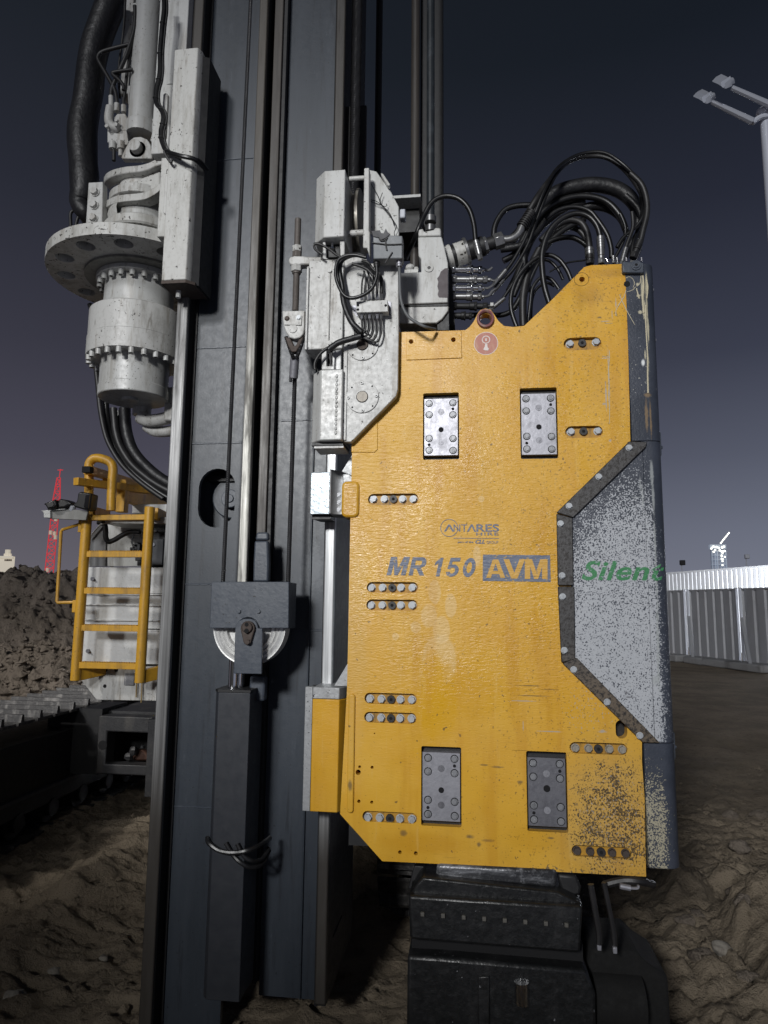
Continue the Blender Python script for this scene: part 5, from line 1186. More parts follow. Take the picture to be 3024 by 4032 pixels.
# ============================================================ ROTARY DRIVE (left, white)
YD_ = 3.32
cx = XA('b',728,900,YD_)
def zz(fr, x, y): return ZA(fr, x, y, YD_)
drv = thing('rotary_drive', 'white speckled rotary drive with wide flange and stepped cylinders left of the mast', 'rotary drive', (cx,YD_,zz('b',520,1290)))
zf = zz('b',655,510)
RF = (cx-XA('b',133,400,YD_))*.83; tf = .062
hl = []
for k in range(12):
    a = R(15+30*k); hl.append(disc(cx+RF*.82*math.cos(a), YD_+RF*.82*math.sin(a), RF*.098, 20))
g = G(); g.prism(disc(cx,YD_,RF,96), zf, zf+tf, hl, axis='Z'); g.build('flange', WHS, drv, bevel=.006)
g = G(); g.lathe(cx,YD_,[(RF*.60,zf-.0),(RF*.60,zf-.012),(.2,zf-.012),(.2,zf+.0)],n=64); g.build('inner_boss', dirty('oil_stained_white',(.22,.22,.20),(.05,.045,.035),.5,amt=.9,scale=6).m, drv)
G().lathe(cx,YD_,[(0,zf+.05),(RF*.93,zf+.045),(RF*.93,zf+.056),(0,zf+.056)],n=48).build('inner_web', BLK, drv)
def at(x0b,yb): return zz('b',x0b,yb)
r1 = (XA('b',728,700,YD_)-XA('b',525,700,YD_)); r2 = cx-XA('b',450,900,YD_); r3 = cx-XA('b',505,1150,YD_)-.006
zA = zf-.012; zB = at(520,752); zC = at(450,935); zD = at(443,1052); zE = at(497,1290)
g = G(); g.lathe(cx,YD_,[(0,zA-.028),(r1+.045,zA-.028),(r1+.045,zA),(0,zA)],n=64); g.build('bolt_ring', WHC, drv, bevel=.003)
G().lathe(cx,YD_,[(r1,zA-.02),(r1,zB),(0,zB)],n=64).build('upper_cylinder', WHC, drv)
G().lathe(cx,YD_,[(r1-.01,zB+.001),(r2-.012,zB),(r2,zB-.010),(r2,zC+.0015),(r2-.004,zC+.0008),(r2-.004,zC),(r2+.003,zC-.001),(r2+.003,zD),(0,zD)],n=72).build('collar', WHT, drv, angle=25)
G().lathe(cx,YD_,[(r3,zD+.0),(r3,zE+.06),(r3+.004,zE+.055),(r3+.004,zE+.004),(r3,zE),(0,zE)],n=72).build('lower_cylinder', WHC, drv, angle=25)
g = G(); g.lathe(cx-.01,YD_-.02,[(.045,zE),(.045,zE-.010),(.040,zE-.014),(0,zE-.014)],n=32); g.build('end_cap', WHC, drv)
g = G(); g.cyl((cx-.03,YD_+.16,zE-.04),(cx-.03,YD_+.16,zE+.1),.05,n=32); g.build('rear_cap', WHC, drv, bevel=.003)
sb = G(); sb.cyl((0,0,0),(0,0,-.030),.0145,n=20); SB = meshdata(sb,'socket_bolt',WHC); sh = G(); sh.cyl((0,0,0),(0,0,-.001),.008,n=10); SH = meshdata(sh,'bolt_socket',RUBD)
for rr_, z_, n_ in ((r1+.024, zA-.028, 22),(r2-.014, zD, 24)):
    for k in range(n_):
        a = 2*math.pi*(k+.5)/n_
        if math.sin(a) > .55: continue
        p = Vector((cx+rr_*math.cos(a), YD_+rr_*math.sin(a), z_)); o = inst(SB,'socket_bolt',drv,p); inst(SH,'bolt_socket',o,p+Vector((0,0,-.030)))
g = G(); p = P('b',432,930,YD_); g.box(p.x-.012,p.x+.03,YD_-.02,YD_+.02,p.z-.02,p.z+.014); g.box(p.x+.008,p.x+.02,YD_-.01,YD_+.01,p.z+.02,p.z+.06); g.build('lug', WHC, drv, bevel=.003)
# stub pipe behind the rail
g = G(); g.tube(path('b','745,1395 800,1420 880,1415 1000,1380',3.45), .035, n=16); g.tube(path('b','790,1455 850,1490 940,1490 1030,1470',3.5), .03, n=14); g.build('stub_pipe', WHT, drv)
G().box(XA('b',905,1300,3.4),XA('b',1000,1300,3.4),3.4,3.5,ZA('b',900,1420,3.4),ZA('b',900,1200,3.4)).build('stub_bracket', WHT, drv, bevel=.01)
# drum above the flange and the clamp ring casting
ra = (XA('a',885,1450,YD_)-XA('a',495,1450,YD_))/2+.01
zg = zf+tf; h0 = zz('a',500,1420)
DRM = dirty('oil_streaked_white',(.52,.52,.50),(.16,.12,.08),.45,amt=1.0,scale=8,spot=.4,stretch=(1,1,.5)).m
G().lathe(cx,YD_,[(ra,zg-.005),(ra,zg+.12),(ra-.012,zg+.135),(0,zg+.135)],n=56).build('drum', DRM, drv)
G().lathe(cx,YD_,[(ra*.8,zg+.13),(ra*.8,zg+.20),(0,zg+.20)],n=48).build('drum_neck', BLK, drv)
zl0, zl1 = zz('a',500,1350), zz('a',515,1200)
k1 = ra+.012
z_a = zg+.165
G().lathe(cx,YD_,[(ra*.86,z_a),(k1,z_a-.004),(k1+.008,z_a+.005),(k1+.008,z_a+.045),(k1,z_a+.054),(ra*.86,z_a+.05)],n=56).build('lower_clamp_ring', WHS, drv)
G().lathe(cx,YD_,[(ra*.80,z_a+.045),(ra*.80,z_a+.19)],n=56).build('core', WHC, drv)
zc_ = z_a+.175
G().lathe(cx,YD_,[(ra*.8,zc_),(k1-.02,zc_),(k1-.01,zc_+.006),(k1-.01,zc_+.05),(k1-.018,zc_+.056),(ra*.78,zc_+.056)],n=56).build('upper_clamp_ring', WHS, drv)
# front ribs of the casting sweeping from the rings up to the slide
Yw = YD_-k1
def band(s_, hgt, dep, Y0, nm='casting_rib'):
    """flat band of rectangular section along a path"""
    a = path('a', s_, Y0); q = []
    for i in range(len(a)-1):
        p0 = a[max(i-1,0)]; p1 = a[i]; p2 = a[i+1]; p3 = a[min(i+2,len(a)-1)]
        for k in range(6):
            t_ = k/6; q.append(.5*((2*p1)+(p2-p0)*t_+(2*p0-5*p1+4*p2-p3)*t_*t_+(3*p1-p0-3*p2+p3)*t_**3))
    q.append(a[-1]); vs = []; m_ = len(q)
    for p in q: vs += [p+Vector((0,0,-hgt/2)), p+Vector((0,dep,-hgt/2)), p+Vector((0,dep,hgt/2)), p+Vector((0,0,hgt/2))]
    fs = [(4*i+k,4*i+(k+1)%4,4*i+4+(k+1)%4,4*i+4+k) for i in range(m_-1) for k in range(4)]+[(3,2,1,0),(4*m_-4,4*m_-3,4*m_-2,4*m_-1)]
    return G().add(vs, fs).build(nm, WHS, drv, bevel=.006)
band('505,1355,.16 530,1330,.06 580,1305,.02 650,1292,.0 740,1284,.0 800,1270,.0 860,1235,.0 890,1205,.0', .040, .07, Yw+.01)
band('512,1175,.17 530,1150,.08 580,1125,.03 660,1108,.0 740,1100,.0 800,1085,.0 850,1062,.0 905,1045,.0', .040, .07, Yw+.02)
G().prism(pl('a','575,1225 620,1208 690,1195 780,1155 885,1118 885,1215 800,1262 720,1275 640,1283 582,1290',Yw+.05), Yw+.045, Yw+.10).build('casting_web', WHS, drv, bevel=.012, seg=3)
G().lathe(cx,YD_,[(k1-.02,z_a+.05),(k1-.006,z_a+.1),(k1-.02,zc_)],n=20,a0=165,a1=250).build('casting_side', WHS, drv)
# cap and clevis
zt2 = zc_+.056
g = G(); g.lathe(cx,YD_,[(ra*.78,zt2),(ra*.80,zt2+.02),(ra*.74,zt2+.07),(ra*.80,zt2+.072),(ra*.80,zt2+.105),(ra*.7,zt2+.11),(0,zt2+.11)],n=48); g.build('cap', DRM, drv)
Yc_ = YD_-.05; xk = XA('a',745,975,Yc_)
g = G(); g.prism(pl('a','640,1035 655,1000 690,935 720,912 765,908 805,925 828,960 838,1010 840,1050 640,1050',Yc_), Yc_-.02, Yc_+.02); g.build('clevis', WHT, drv, bevel=.004)
c = P('a',733,975,Yc_-.02); g = G(); g.cyl(c,c+Vector((0,-.04,0)),.034,n=24); g.cyl(c+Vector((0,.04,0)),c,.050,n=24); g.build('clevis_pin', WHT, drv, bevel=.003)
# hydraulic cylinder rising out of the frame
hc = thing('lift_cylinder', 'long smooth white hydraulic cylinder rising above the rotary drive', 'hydraulic cylinder', P('a',770,900,YD_))
xk = XA('a',762,700,YD_); rk = (XA('a',865,500,YD_)-XA('a',703,500,YD_))/2
zt3 = ZA('a',760,870,YD_-.03)
G().lathe(xk+.005,YD_,[(0,zt3),(rk*1.1,zt3),(rk*1.12,zt3+.01),(rk*1.12,zt3+.07),(rk*1.0,zt3+.08),(rk,zt3+.082),(rk,ZT)],n=40).build('barrel', WHC, hc)
G().prism(pl('a','820,800 905,795 870,850 880,905 895,1000 880,1045 845,960 815,915 830,855',YD_-.03), YD_-.03, YD_+.02).build('gusset', WHT, hc, bevel=.003)
G().prism(pl('a','818,800 850,745 903,795',YD_-.02), YD_-.02, YD_-.0).build('lug', WHT, hc)
# ---- slide panel and rear white column
YG = 2.85
sl = thing('drive_slide', 'tall white speckled slide panel between rotary drive and mast', 'slide', P('a',1020,1600,YG))
xa,xb,xc = XA('b',905,200,YG), XA('b',1062,200,YG), XA('b',1098,200,YG+.03); z0,z1 = ZA('b',980,500,YG), ZA('a',1060,315,YG)
G().prism([(xa,YG),(xb,YG),(xc,YG+.03),(xc+.001,YG+.175),(xa,YG+.175)], z0, z1, axis='Z').build('panel', WHS, sl, bevel=.004)
G().prism([(xc+.0015,YG+.035),(xc+.03,YG+.05),(xc+.03,YG+.20),(xc+.0015,YG+.20)], z0-.01, z1-.02, axis='Z').build('side_cover', BLK, sl)
G().prism([(xa,YG),(xb,YG),(xc+.02,YG+.03),(xc+.02,YG+.175),(xa,YG+.175)], z0-.016, z0-.002, axis='Z').build('base_plate', RST, sl)
g = G(); g.cyl((xa+.05,YG+.08,z0-.016),(xa+.05,YG+.08,z0-.05),.012,n=8); g.build('grease_bolt', WHC, sl)
xs_ = XA('a',905,1300,YG+.02)
g = G(); g.box(XA('a',872,1300,YG+.03),xa-.001,YG+.03,YG+.14,ZA('a',880,1545,YG+.03),ZA('a',900,1030,YG+.03)); g.build('rear_flange', WHS, sl, bevel=.004)
g = G(); a = pill(XA('a',892,1300,YG)-.0,XA('a',914,1300,YG),ZA('a',900,1380,YG),ZA('a',910,1125,YG)); g.prism(a,YG+.018,YG+.029); g.build('slot_rib', WHT, sl, bevel=.003)
g = G(); a = pill(XA('a',908,700,YG+.05),XA('a',938,700,YG+.05),ZA('a',900,920,YG+.05),ZA('a',940,625,YG+.05)); g.prism(a,YG+.03,YG+.05); g.build('slot_rib', WHT, sl, bevel=.003)
xq0,xq1 = XA('a',880,200,YG+.12), XA('a',1000,320,YG+.08)
G().box(xq0,xa+.012,YG+.10,YG+.16,ZA('a',900,1000,YG+.1),ZT).build('rear_column', WHC, sl, bevel=.004)
G().cyl((XA('a',992,200,YG+.14),YG+.15,z1-.1),(XA('a',992,200,YG+.14)-.0,YG+.15,ZT),.055,n=24).build('rear_tube', WHC, sl)
# left backing plate with bolts, white column behind the cylinder
YBk = 3.16
bp = G().prism(pl('a','412,1192 505,1187 505,1230 500,1500 392,1502',YBk), YBk, YBk+.05).build('side_plate', WHC, drv, bevel=.003)
hb = G(); hb.cyl((0,0,0),(0,-.008,0),.031,n=24); hb.cyl((0,-.008,0),(0,-.030,0),.026,.025,n=6); HB = meshdata(hb,'large_hex_bolt',WHT)
for x,y in ((458,1257),(452,1342),(448,1428),(445,1500)): inst(HB,'bolt',drv,P('a',x,y,YBk),(0,.4,0),(.8,.8,.8))
cl = thing('white_column', 'narrow white column standing behind the lift cylinder', 'column', P('a',690,600,3.5))
G().box(XA('a',668,300,3.5),XA('a',720,300,3.5),3.45,3.6,ZA('a',700,650,3.5),ZT+.5).build('tube', WHT, cl, bevel=.004)
G().prism(pl('a','668,560 700,560 700,820 690,760 672,700',3.4), 3.4, 3.44).build('bracket', WHT, cl)
# valve with fittings
vv = thing('counterbalance_valve', 'small white valve block with elbows left of the lift cylinder', 'valve', P('a',600,850,3.26))
Yv = 3.26
G().prism(pl('a','535,855 660,850 672,925 665,945 535,928',Yv), Yv, Yv+.08).build('lower_block', WHT, vv, bevel=.003)
G().prism(pl('a','580,765 600,742 650,740 672,790 670,850 610,850 580,800',Yv), Yv, Yv+.08).build('upper_block', WHT, vv, bevel=.004)
g = G(); g.tube(path('a','555,700 545,760 548,800 575,830 610,835',Yv-.01), .024, n=12); g.build('elbow', WHT, vv)
g = G(); g.ball(P('a',580,850,Yv),.03,(1.3,.6,.6),n=12); 
for x,y in ((537,832),(598,822),(600,793)): c=P('a',x,y,Yv-.03); g.cyl(c,c+Vector((0,-.014,0)),.010,n=12)
g.build('flange', WHT, vv)
for x,y0,y1,r_ in ((560,700,630,.014),(598,730,680,.016),(642,735,690,.014),(642,690,645,.010),(570,930,975,.020),(625,930,978,.022),(622,978,1020,.012),(578,978,1050,.010)):
    G().cyl(P('a',x,y0,Yv),P('a',x,y1,Yv),r_,n=14).build('fitting', WHT if y0<990 and r_>.011 else RUBD, vv)
def ch(s, Y, w, m_, lab): return hose('a', s, Y, w, m_, nm='hydraulic_hose', grp='hoses of the rotary drive', lab=lab)
ch('560,635 565,580 590,520 620,450 660,360 690,270 712,190 718,100 715,40',Yv,26,RUBD,'grey hose climbing from the white elbow beside the lift cylinder')
ch('600,690 595,640 585,590 560,540 520,470 480,400 475,370 500,340 580,315 680,290',Yv+.0,24,RUBD,'hose kinked out to the left and strapped across to the cylinder')
ch('645,650 655,560 665,470 680,380 705,260 720,180 715,100 718,-20',Yv+.02,20,RUBD,'thin hose running close along the lift cylinder')
ch('640,590 640,560 610,520 570,485 590,470 700,455',Yv-.02,22,RUBD,'short hose looping back across the lift cylinder')
ch('618,640 612,560 610,440 640,200 655,-30',3.3,14,RUBD,'thin line behind the hoses left of the lift cylinder')
g = G(); a=P('a',686,45,Yv); g.box(a.x-.0,a.x+.035,Yv-.0,Yv+.04,a.z-.03,a.z+.025)
tag(g.build('hose_clamp', WHT, bevel=.004), 'small white hose clamp beside the top of the lift cylinder', 'clamp')
g = G()
pp = path('a','902,-30 905,60 895,150 885,250 878,350 878,450 870,520 855,580 850,640 858,680 885,715 900,760 895,810 885,850 885,900 900,950 920,985 950,1000,-.02 1020,1020,-.04 1090,1035,-.03 1130,1060,.0 1170,1100,.06',YG-.02)
g.tube(pp, .0105, n=8); g.tube([p+Vector((.012,.01,.003*(i%3))) for i,p in enumerate(pp)], .007, n=6)
for i in range(2,18,2): p = pp[i]; g.ball(p,.014,(1,1,.45),n=7)
tag(g.build('cable_loom', RUB), 'black cable loom hanging down the white column and crossing the slide panel', 'cable')
g = G(); g.tube(path('a','905,985 920,1020 950,1060 960,1040',YG-.03), .006, n=6); g.tube(path('a','930,1000 980,1020 1015,1040',YG-.035), .007, n=6); 
tag(g.build('cable_end', RUBD), 'loose cable ends hanging below the loom on the slide panel', 'cable')
# big sleeved hose bundle, upper left
hose('a','565,-40 550,40 505,160 460,290 432,420 418,560 400,680 375,820 372,930 378,1050 385,1150 380,1250 360,1330 395,1400 420,1470,.1',3.35,150,SLV,nm='sleeved_hose_bundle',radii=[160,170,165,165,160,165,160,168,170,160,165,150,120,90,60],lab='thick wrinkled black sleeve of hoses hanging left of the rotary drive',grp='hoses of the rotary drive',cat='hose bundle')
hose('a','300,1525 296,1460 295,1400 310,1378 335,1385 350,1400 335,1450 325,1520',3.35,20,RUBD,lab='small looped hose end beside the bottom of the black sleeve',grp='hoses of the rotary drive')
# hose loop from the drive back to the machine
spec = [('415,660 440,750 455,900 460,1050 470,1150 480,1250 500,1400 540,1560 600,1660',30,0),('480,680 490,800 490,950 500,1100 505,1250 520,1380 560,1540 640,1680',26,.05)]
hose('b','420,660 440,720 452,800 456,920 460,1050 475,1200 490,1350 520,1500 560,1600 640,1720 760,1830 900,1930',3.45,30,RUBD,lab='outermost hose of the loop swinging back under the rotary drive',grp='hoses of the rotary drive')
hose('b','485,690 488,800 492,1000 505,1200 520,1330 540,1480 590,1620 680,1750 800,1860 940,1950',3.5,26,RUBD,lab='narrow second hose of the loop under the rotary drive',grp='hoses of the rotary drive')
hose('b','525,1300 530,1380 545,1480 580,1580 650,1700 740,1790 860,1880 960,1940',3.5,40,RUB,lab='third hose of the loop with dull black sheath under the rotary drive',grp='hoses of the rotary drive')
hose('b','575,1340 580,1400 590,1490 620,1590 690,1700 790,1790 880,1850 960,1890',3.5,44,RUBD,lab='fourth hose of the loop under the rotary drive',grp='hoses of the rotary drive')
hose('b','650,1340 652,1400 660,1490 690,1590 740,1670 820,1750 900,1810 980,1850',3.55,70,SLV,lab='thickest innermost sleeved hose of the loop under the rotary drive',grp='hoses of the rotary drive')
hose('b','610,1360 615,1440 630,1540 670,1640 740,1740 830,1820 920,1880',3.6,50,RUB,lab='hose pressed between the sleeved ones in the loop',grp='hoses of the rotary drive')
# ============================================================ BASE MACHINE behind the mast
YN = 4.9
rig = thing('piling_rig', 'white bodied tracked piling rig with yellow ladder behind the mast', 'piling rig', (P('c',800,1000,YN).x, YN+1.5, 0))
def bx(fr,x0,y0,x1,y1,Y,d,nm,mat,bevel=.004,par=rig,g=None):
    a = P(fr,x0,y0,Y); b = P(fr,x1,y1,Y); gg = g or G(); gg.box(a.x,b.x,Y,Y+d,b.z,a.z)
    return gg if g else gg.build(nm, mat, par, bevel=bevel)
xl = XA('c',555,1200,YN)
bx('c',560,885,1110,1058,YN,.5,'side_panel',BODY); bx('c',550,1060,1110,1290,YN+.012,.5,'side_panel',BODY); 
p0 = bx('c',545,1292,1110,1522,YN,.5,'side_panel',BODY)
bx('c',700,598,1110,880,YN+.30,.03,'engine_bay_back',WHC); 
G().prism(pl('c','582,880 582,690 660,600 690,598 690,880',YN+.02), YN+.02, YN+.05).build('bay_corner', dirty('grey_bay_panel',(.16,.165,.17),(.1,.1,.1),.45).m, rig, bevel=.002)
g = G(); g.tube(path('c','582,880 582,690 655,605 700,598',YN+.0), .006, n=6, smooth=False); g.build('bay_trim', WHC, rig)
bx('c',690,560,1110,600,YN-.02,.5,'canopy',WHC); bx('c',865,475,1110,530,YN+.3,.4,'roof_unit',BODY)
bx('c',930,640,1080,880,YN+.05,.2,'engine_box',BLK); bx('c',925,640,1020,655,YN+.03,.01,'warning_plate',WHC); bx('c',985,700,1060,870,YN+.02,.02,'control_box',BOXM)
g = G(); g.tube(path('c','640,590 680,600 690,640 692,690 710,718 750,705 800,675 850,655 915,655',YN+.02), .020, n=10); g.build('thick_cable', RUB, rig)
g = G(); g.tube(path('c','915,680 880,672 862,700 870,745 890,760 880,790',YN+.0), .008, n=8); g.build('thin_cable', RUBD, rig)
g = G()
for x,y,s_ in ((885,790,24),(860,800,14),(905,760,22),(915,820,22),(900,740,14),(920,860,14),(870,770,12)):
    c = P('c',x,y,YN+.03); k = s_*.0011; g.box(c.x-k,c.x+k,YN+.0,YN+.06,c.z-k*1.2,c.z+k*1.2)
g.build('valve_cluster', BLK, rig, bevel=.004)
c = P('c',1003,738,YN+.02); G().cyl(c,c+Vector((0,-.01,0)),.014,n=12).build('knob', STD, rig)
for x,y in ((607,962),(577,1432)):
    c = P('c',x,y,YN); g = G(); g.cyl(c,c+Vector((0,-.012,0)),.016,n=6); g.cyl(c+Vector((.012,-.004,-.004)),c+Vector((.012,-.022,-.004)),.008,n=8); g.build('latch', STD, rig)
g = G()
for y in (1128,1228,1058,1290): a = P('c',552,y,YN-.0); b = P('c',1105,y,YN); g.box(a.x,b.x,YN-.004,YN+.0115,a.z-.005,a.z+.004)
g.build('panel_seam', BODY, rig)
# skirt with plate and holes
sk = G().prism(pl('c','595,1548 1110,1530 1110,1760 630,1752 520,1610',YN-.03), YN-.03, YN+.3).build('skirt', WHT, rig, bevel=.004)
g = G()
for fr,x,y,r_ in (('u',988,88,.018),('u',1084,90,.018),('u',978,241,.016)): c = P(fr,x,y,YN-.03); g.cyl(c,c+Vector((0,-.001,0)),r_*.85,n=14)
g.build('bolt_hole', PIT, sk)
bx('u',1160,117,1247,235,YN-.045,.015,'embossed_plate',dirty('worn_grey_plate',(.14,.14,.15),(.5,.5,.5),.5,amt=1,scale=30).m,par=sk)
c = P('u',1340,188,YN-.035); G().cyl(c,c+Vector((0,-.02,0)),.016,n=12).build('blue_cap', M('blue_plastic',.4).set('Base Color',(.08,.22,.5)).m, sk)
g = G(); g.tube(path('u','1275,205 1272,280 1270,345',YN-.05), .005, n=6); g.tube(path('u','1325,205 1322,300 1317,395',YN-.05), .005, n=6); g.build('hanging_strap', dirty('ochre_strap',(.25,.17,.06),(.12,.09,.05),.6).m, rig)
# ladder
YQ = 4.70
lad = G(); xa0 = P('c',565,560,YQ); xa1 = P('c',496,1625,YQ); xr0 = P('c',980,492,YQ); xr1 = P('c',912,1640,YQ)
xl_ = (xa0.x+xa1.x)/2; xr2 = (xr0.x+xr1.x)/2
lad.cyl((xl_,YQ,xa1.z),(xl_,YQ,xa0.z),.036,n=18); lad.cyl((xr2,YQ,xr1.z),(xr2,YQ,xr0.z),.036,n=18)
ld = lad.build('ladder', YEL2, rig, bevel=.003)
for y in (800,1040,1283,1528):
    z = ZA('c',740,y,YQ); gg = G(); gg.box(xl_+.02,xr2-.02,YQ-.02,YQ+.03,z-.022,z+.02)
    for i in range(22): xx = xl_+.05+(xr2-xl_-.1)*i/21; gg.box(xx-.006,xx+.006,YQ-.018,YQ+.028,z+.02,z+.026)
    gg.build('rung', YEL2, ld, bevel=.002)
z = ZA('c',740,562,YQ); G().box(xl_-.01,xr2-.02,YQ-.03,YQ+.03,z-.02,z+.018).build('top_rung', YEL2, ld, bevel=.003)
G().box(xl_+.03,xr2-.02,YQ+.1,YQ+.16,ZA('c',740,552,YQ)+.0,ZA('c',740,528,YQ)).build('step_frame', YEL2, ld, bevel=.003)
for x,y in ((545,1575),(960,1590)): a = P('c',x-30,y+8,YQ+.02); G().beam(a, a+Vector((.22,.35,.06)), .05, .09).build('ladder_bracket', YEL2, ld, bevel=.004)
# guard rails of the platform
def beamp(fr,x0,y0,Y0,x1,y1,Y1,w,h,nm='guard_rail',m_=YEL2): return G().beam(P(fr,x0,y0,Y0),P(fr,x1,y1,Y1),w,h).build(nm,m_,rig,bevel=.003)
G().tube(path('c','578,505 582,300 580,235 590,195 625,172 680,180 725,205 738,250 732,330 725,515',YQ), .033, n=14, sub=5).build('hoop', YEL2, rig)
beamp('c',495,324,4.55,1110,400,5.4,.055,.055); beamp('c',572,250,4.6,900,345,5.6,.06,.06); 
beamp('c',690,300,4.9,1000,410,6.0,.05,.09); beamp('c',800,380,5.0,1110,490,5.8,.05,.17); 
g = G(); a = P('c',798,375,4.95); b = P('c',800,525,4.95); g.box(a.x-.035,a.x+.035,4.93,5.0,b.z,a.z); g.build('guard_post', YEL2, rig, bevel=.003)
a = P('c',577,250,4.58); G().box(a.x-.032,a.x+.03,4.55,4.6,a.z-.022,a.z+.022).build('tube_end', PIT, rig)
beamp('c',600,520,4.75,700,545,5.1,.05,.07); beamp('c',1010,535,4.8,1090,570,5.2,.05,.09)
# thin grab rail
G().tube(path('c','535,598 525,602 408,640 400,652 372,1108 378,1116 500,1114',YQ+.02), .0115, n=8, sub=3, smooth=False).build('grab_rail', YEL2, rig)
for x,y in ((530,618),(492,1140)): c = P('c',x,y,YQ+.01); G().box(c.x-.014,c.x+.014,YQ-.01,YQ+.03,c.z-.045,c.z+.045).build('grab_rail_clamp', YEL2, rig, bevel=.004)
# lamp tray
G().prism(pl('c','278,515 425,503 575,516 560,578 330,568 290,560',4.6), 4.6, 4.62).build('lamp_tray', dirty('grey_tray',(.16,.16,.15),(.3,.3,.3),.5).m, rig, bevel=.003)
G().prism(pl('c','272,516 428,502 428,508 330,516 331,562 290,560 286,522',4.59), 4.585, 4.599).build('tray_edge', WHC, rig, bevel=.001)
LBK = M('black_lamp_plastic',.35).set('Base Color',(.008,.008,.009)).m
for s_,lab,Y in (('280,470 360,440 372,475 352,500 310,506 295,480','leftmost black work lamp on the tray tipped upward',4.55),('372,470 385,436 440,445 473,470 425,500 378,502','middle black work lamp on the tray beside the mirror',4.57)):
    t = thing('work_lamp', lab, 'work lamp', P('c',nums(s_)[0][0]+40,500,Y), 'black work lamps on the tray')
    G().prism(pl('c',s_,Y), Y, Y+.10).build('lamp_body', LBK, t, bevel=.012, seg=2)
    q = nums(s_); cx_ = sum(a for a,_ in q)/len(q); cy_ = sum(b for _,b in q)/len(q)
    G().prism([(P('c',cx_+(a-cx_)*.62,cy_+(b-cy_)*.6,Y).x,P('c',cx_+(a-cx_)*.62,cy_+(b-cy_)*.6,Y).z) for a,b in q], Y-.005, Y).build('lens', RUBD, t, bevel=.002)
    G().cyl(P('c',cx_,cy_+20,Y+.05),P('c',cx_+6,512,Y+.05),.02,n=8).build('lamp_foot', LBK, t)
t = thing('mirror', 'black rear view mirror standing at the right end of the tray', 'mirror', P('c',535,505,4.56))
G().prism(pl('c','508,398 530,390 598,402 585,508 548,510 480,490 476,470 500,455',4.56), 4.56, 4.66).build('housing', LBK, t, bevel=.018, seg=3)
G().prism(pl('c','560,415 590,408 578,498 548,495',4.555), 4.553, 4.558).build('glass', M('mirror_glass',.15,1).set('Base Color',(.12,.12,.12)).m, t)
G().cyl(P('c',480,480,4.6),P('c',470,512,4.62),.022,n=10).build('mirror_foot', LMP, t)

# ---- crawler undercarriage
Xi = PZ('u', 0, 640, .93).x
def crawler(X0, X1, Y0, Y1, side, par, z1=.93):
    """side frame, pads and rollers; X0 outer, X1 inner edge"""
    fr = G(); fr.prism([(Y0+.25,.20),(Y1-.2,.20),(Y1-.1,.5),(Y1-.25,z1-.17),(Y0+.25,z1-.17),(Y0+.12,.5)], X0+.12, X1-.06, axis='X')
    fo = fr.build('track_frame', BLK, par, bevel=.01)
    e = G(); e.box(X1-.058,X1-.02,Y0+.3,Y1-.3,.335,.36); e.build('frame_rib', BOXM, fo)
    rl = G(); n = int((Y1-Y0-.6)/.42)
    for i in range(n+1): y = Y0+.35+i*(Y1-Y0-.7)/n; rl.cyl((X0+.2,y,.16),(X1-.10,y,.16),.12,n=20); rl.cyl((X1-.10,y,.16),(X1-.05,y,.16),.07,n=14)
    rl.build('roller', BLK, par)
    # pads around the loop
    path_ = []; pitch = .23; r = z1/2
    L = Y1-Y0-2*r; 
    def at_s(s):
        s = s % (2*L+2*math.pi*r)
        if s < L: return (Y0+r+s, z1, 0)
        s -= L
        if s < math.pi*r: a = s/r; return (Y1-r+r*math.sin(a), r+r*math.cos(a), -a)
        s -= math.pi*r
        if s < L: return (Y1-r-s, 0.0, math.pi)
        s -= L; a = s/r; return (Y0+r-r*math.sin(a), r-r*math.cos(a), math.pi-a)
    tot = 2*L+2*math.pi*r; m_ = int(tot/pitch)
    pg = G(); pg.box(X0,X1-.02,-.100,.100,-.022,.0)
    for dy in (-.04,): pg.prism([(dy-.022,0),(dy+.022,0),(dy+.012,.055),(dy-.012,.055)], X0+.01, X1-.03, axis='X')
    pg.box(X0+.25,X1-.25,-.09,.09,-.06,-.022)
    PAD = meshdata(pg,'track_pad',TRK)
    for i in range(m_):
        y, z, a = at_s(i*tot/m_+.03)
        o = bpy.data.objects.new('track_pad', PAD); COL.objects.link(o); o.parent = par
        o.location = Vector((0,y,z))-wl(par); o.rotation_euler = (a,0,0)
TRK = dirty('worn_track_steel',(.05,.048,.048),(.22,.21,.20),.45,.3,amt=1.0,scale=14,bump=.003).m
crawler(Xi-.8, Xi, 3.9, 8.6, 1, rig)
# chassis frame with an opening, seen between track and mast
YX = 5.75
ox0,oz1 = XA('u',1000,660,YX), ZA('u',1000,665,YX); ox1,oz0 = XA('u',1370,900,YX), ZA('u',1100,975,YX)
fx0,fx1 = XA('u',905,800,YX), XA('u',1600,800,YX); fz0,fz1 = ZA('u',1000,1065,YX), ZA('u',1000,520,YX)
CHS = dirty('muddy_chassis_paint',(.026,.026,.028),(.07,.065,.06),.5,amt=.8,scale=5,bump=.002).m
G().prism([(fx0,fz0),(fx1,fz0),(fx1,fz1),(fx0,fz1)], YX, YX+.15, [[(ox0,oz0),(ox1,oz0),(ox1,oz1),(ox0,oz1)]]).build('chassis_frame', CHS, rig, bevel=.012)
G().box(fx0,fx1,YX+.5,YX+.52,fz0,fz1).build('chassis_back', BLK, rig)
G().box(fx0-.01,fx1,YX+.16,YX+1.2,fz1-.02,fz1+.02).build('chassis_top', CHS, rig)
G().box(Xi-.3,fx0,YX+.05,YX+.5,fz0-.02,fz1+.05).build('axle_beam', BLK, rig)
G().cyl(P('u',958,792,YX),P('u',958,792,YX)+Vector((0,-.001,0)),.04,n=14).build('chassis_hole', PIT, rig)
g = G(); c = P('u',1230,930,YX+.1)
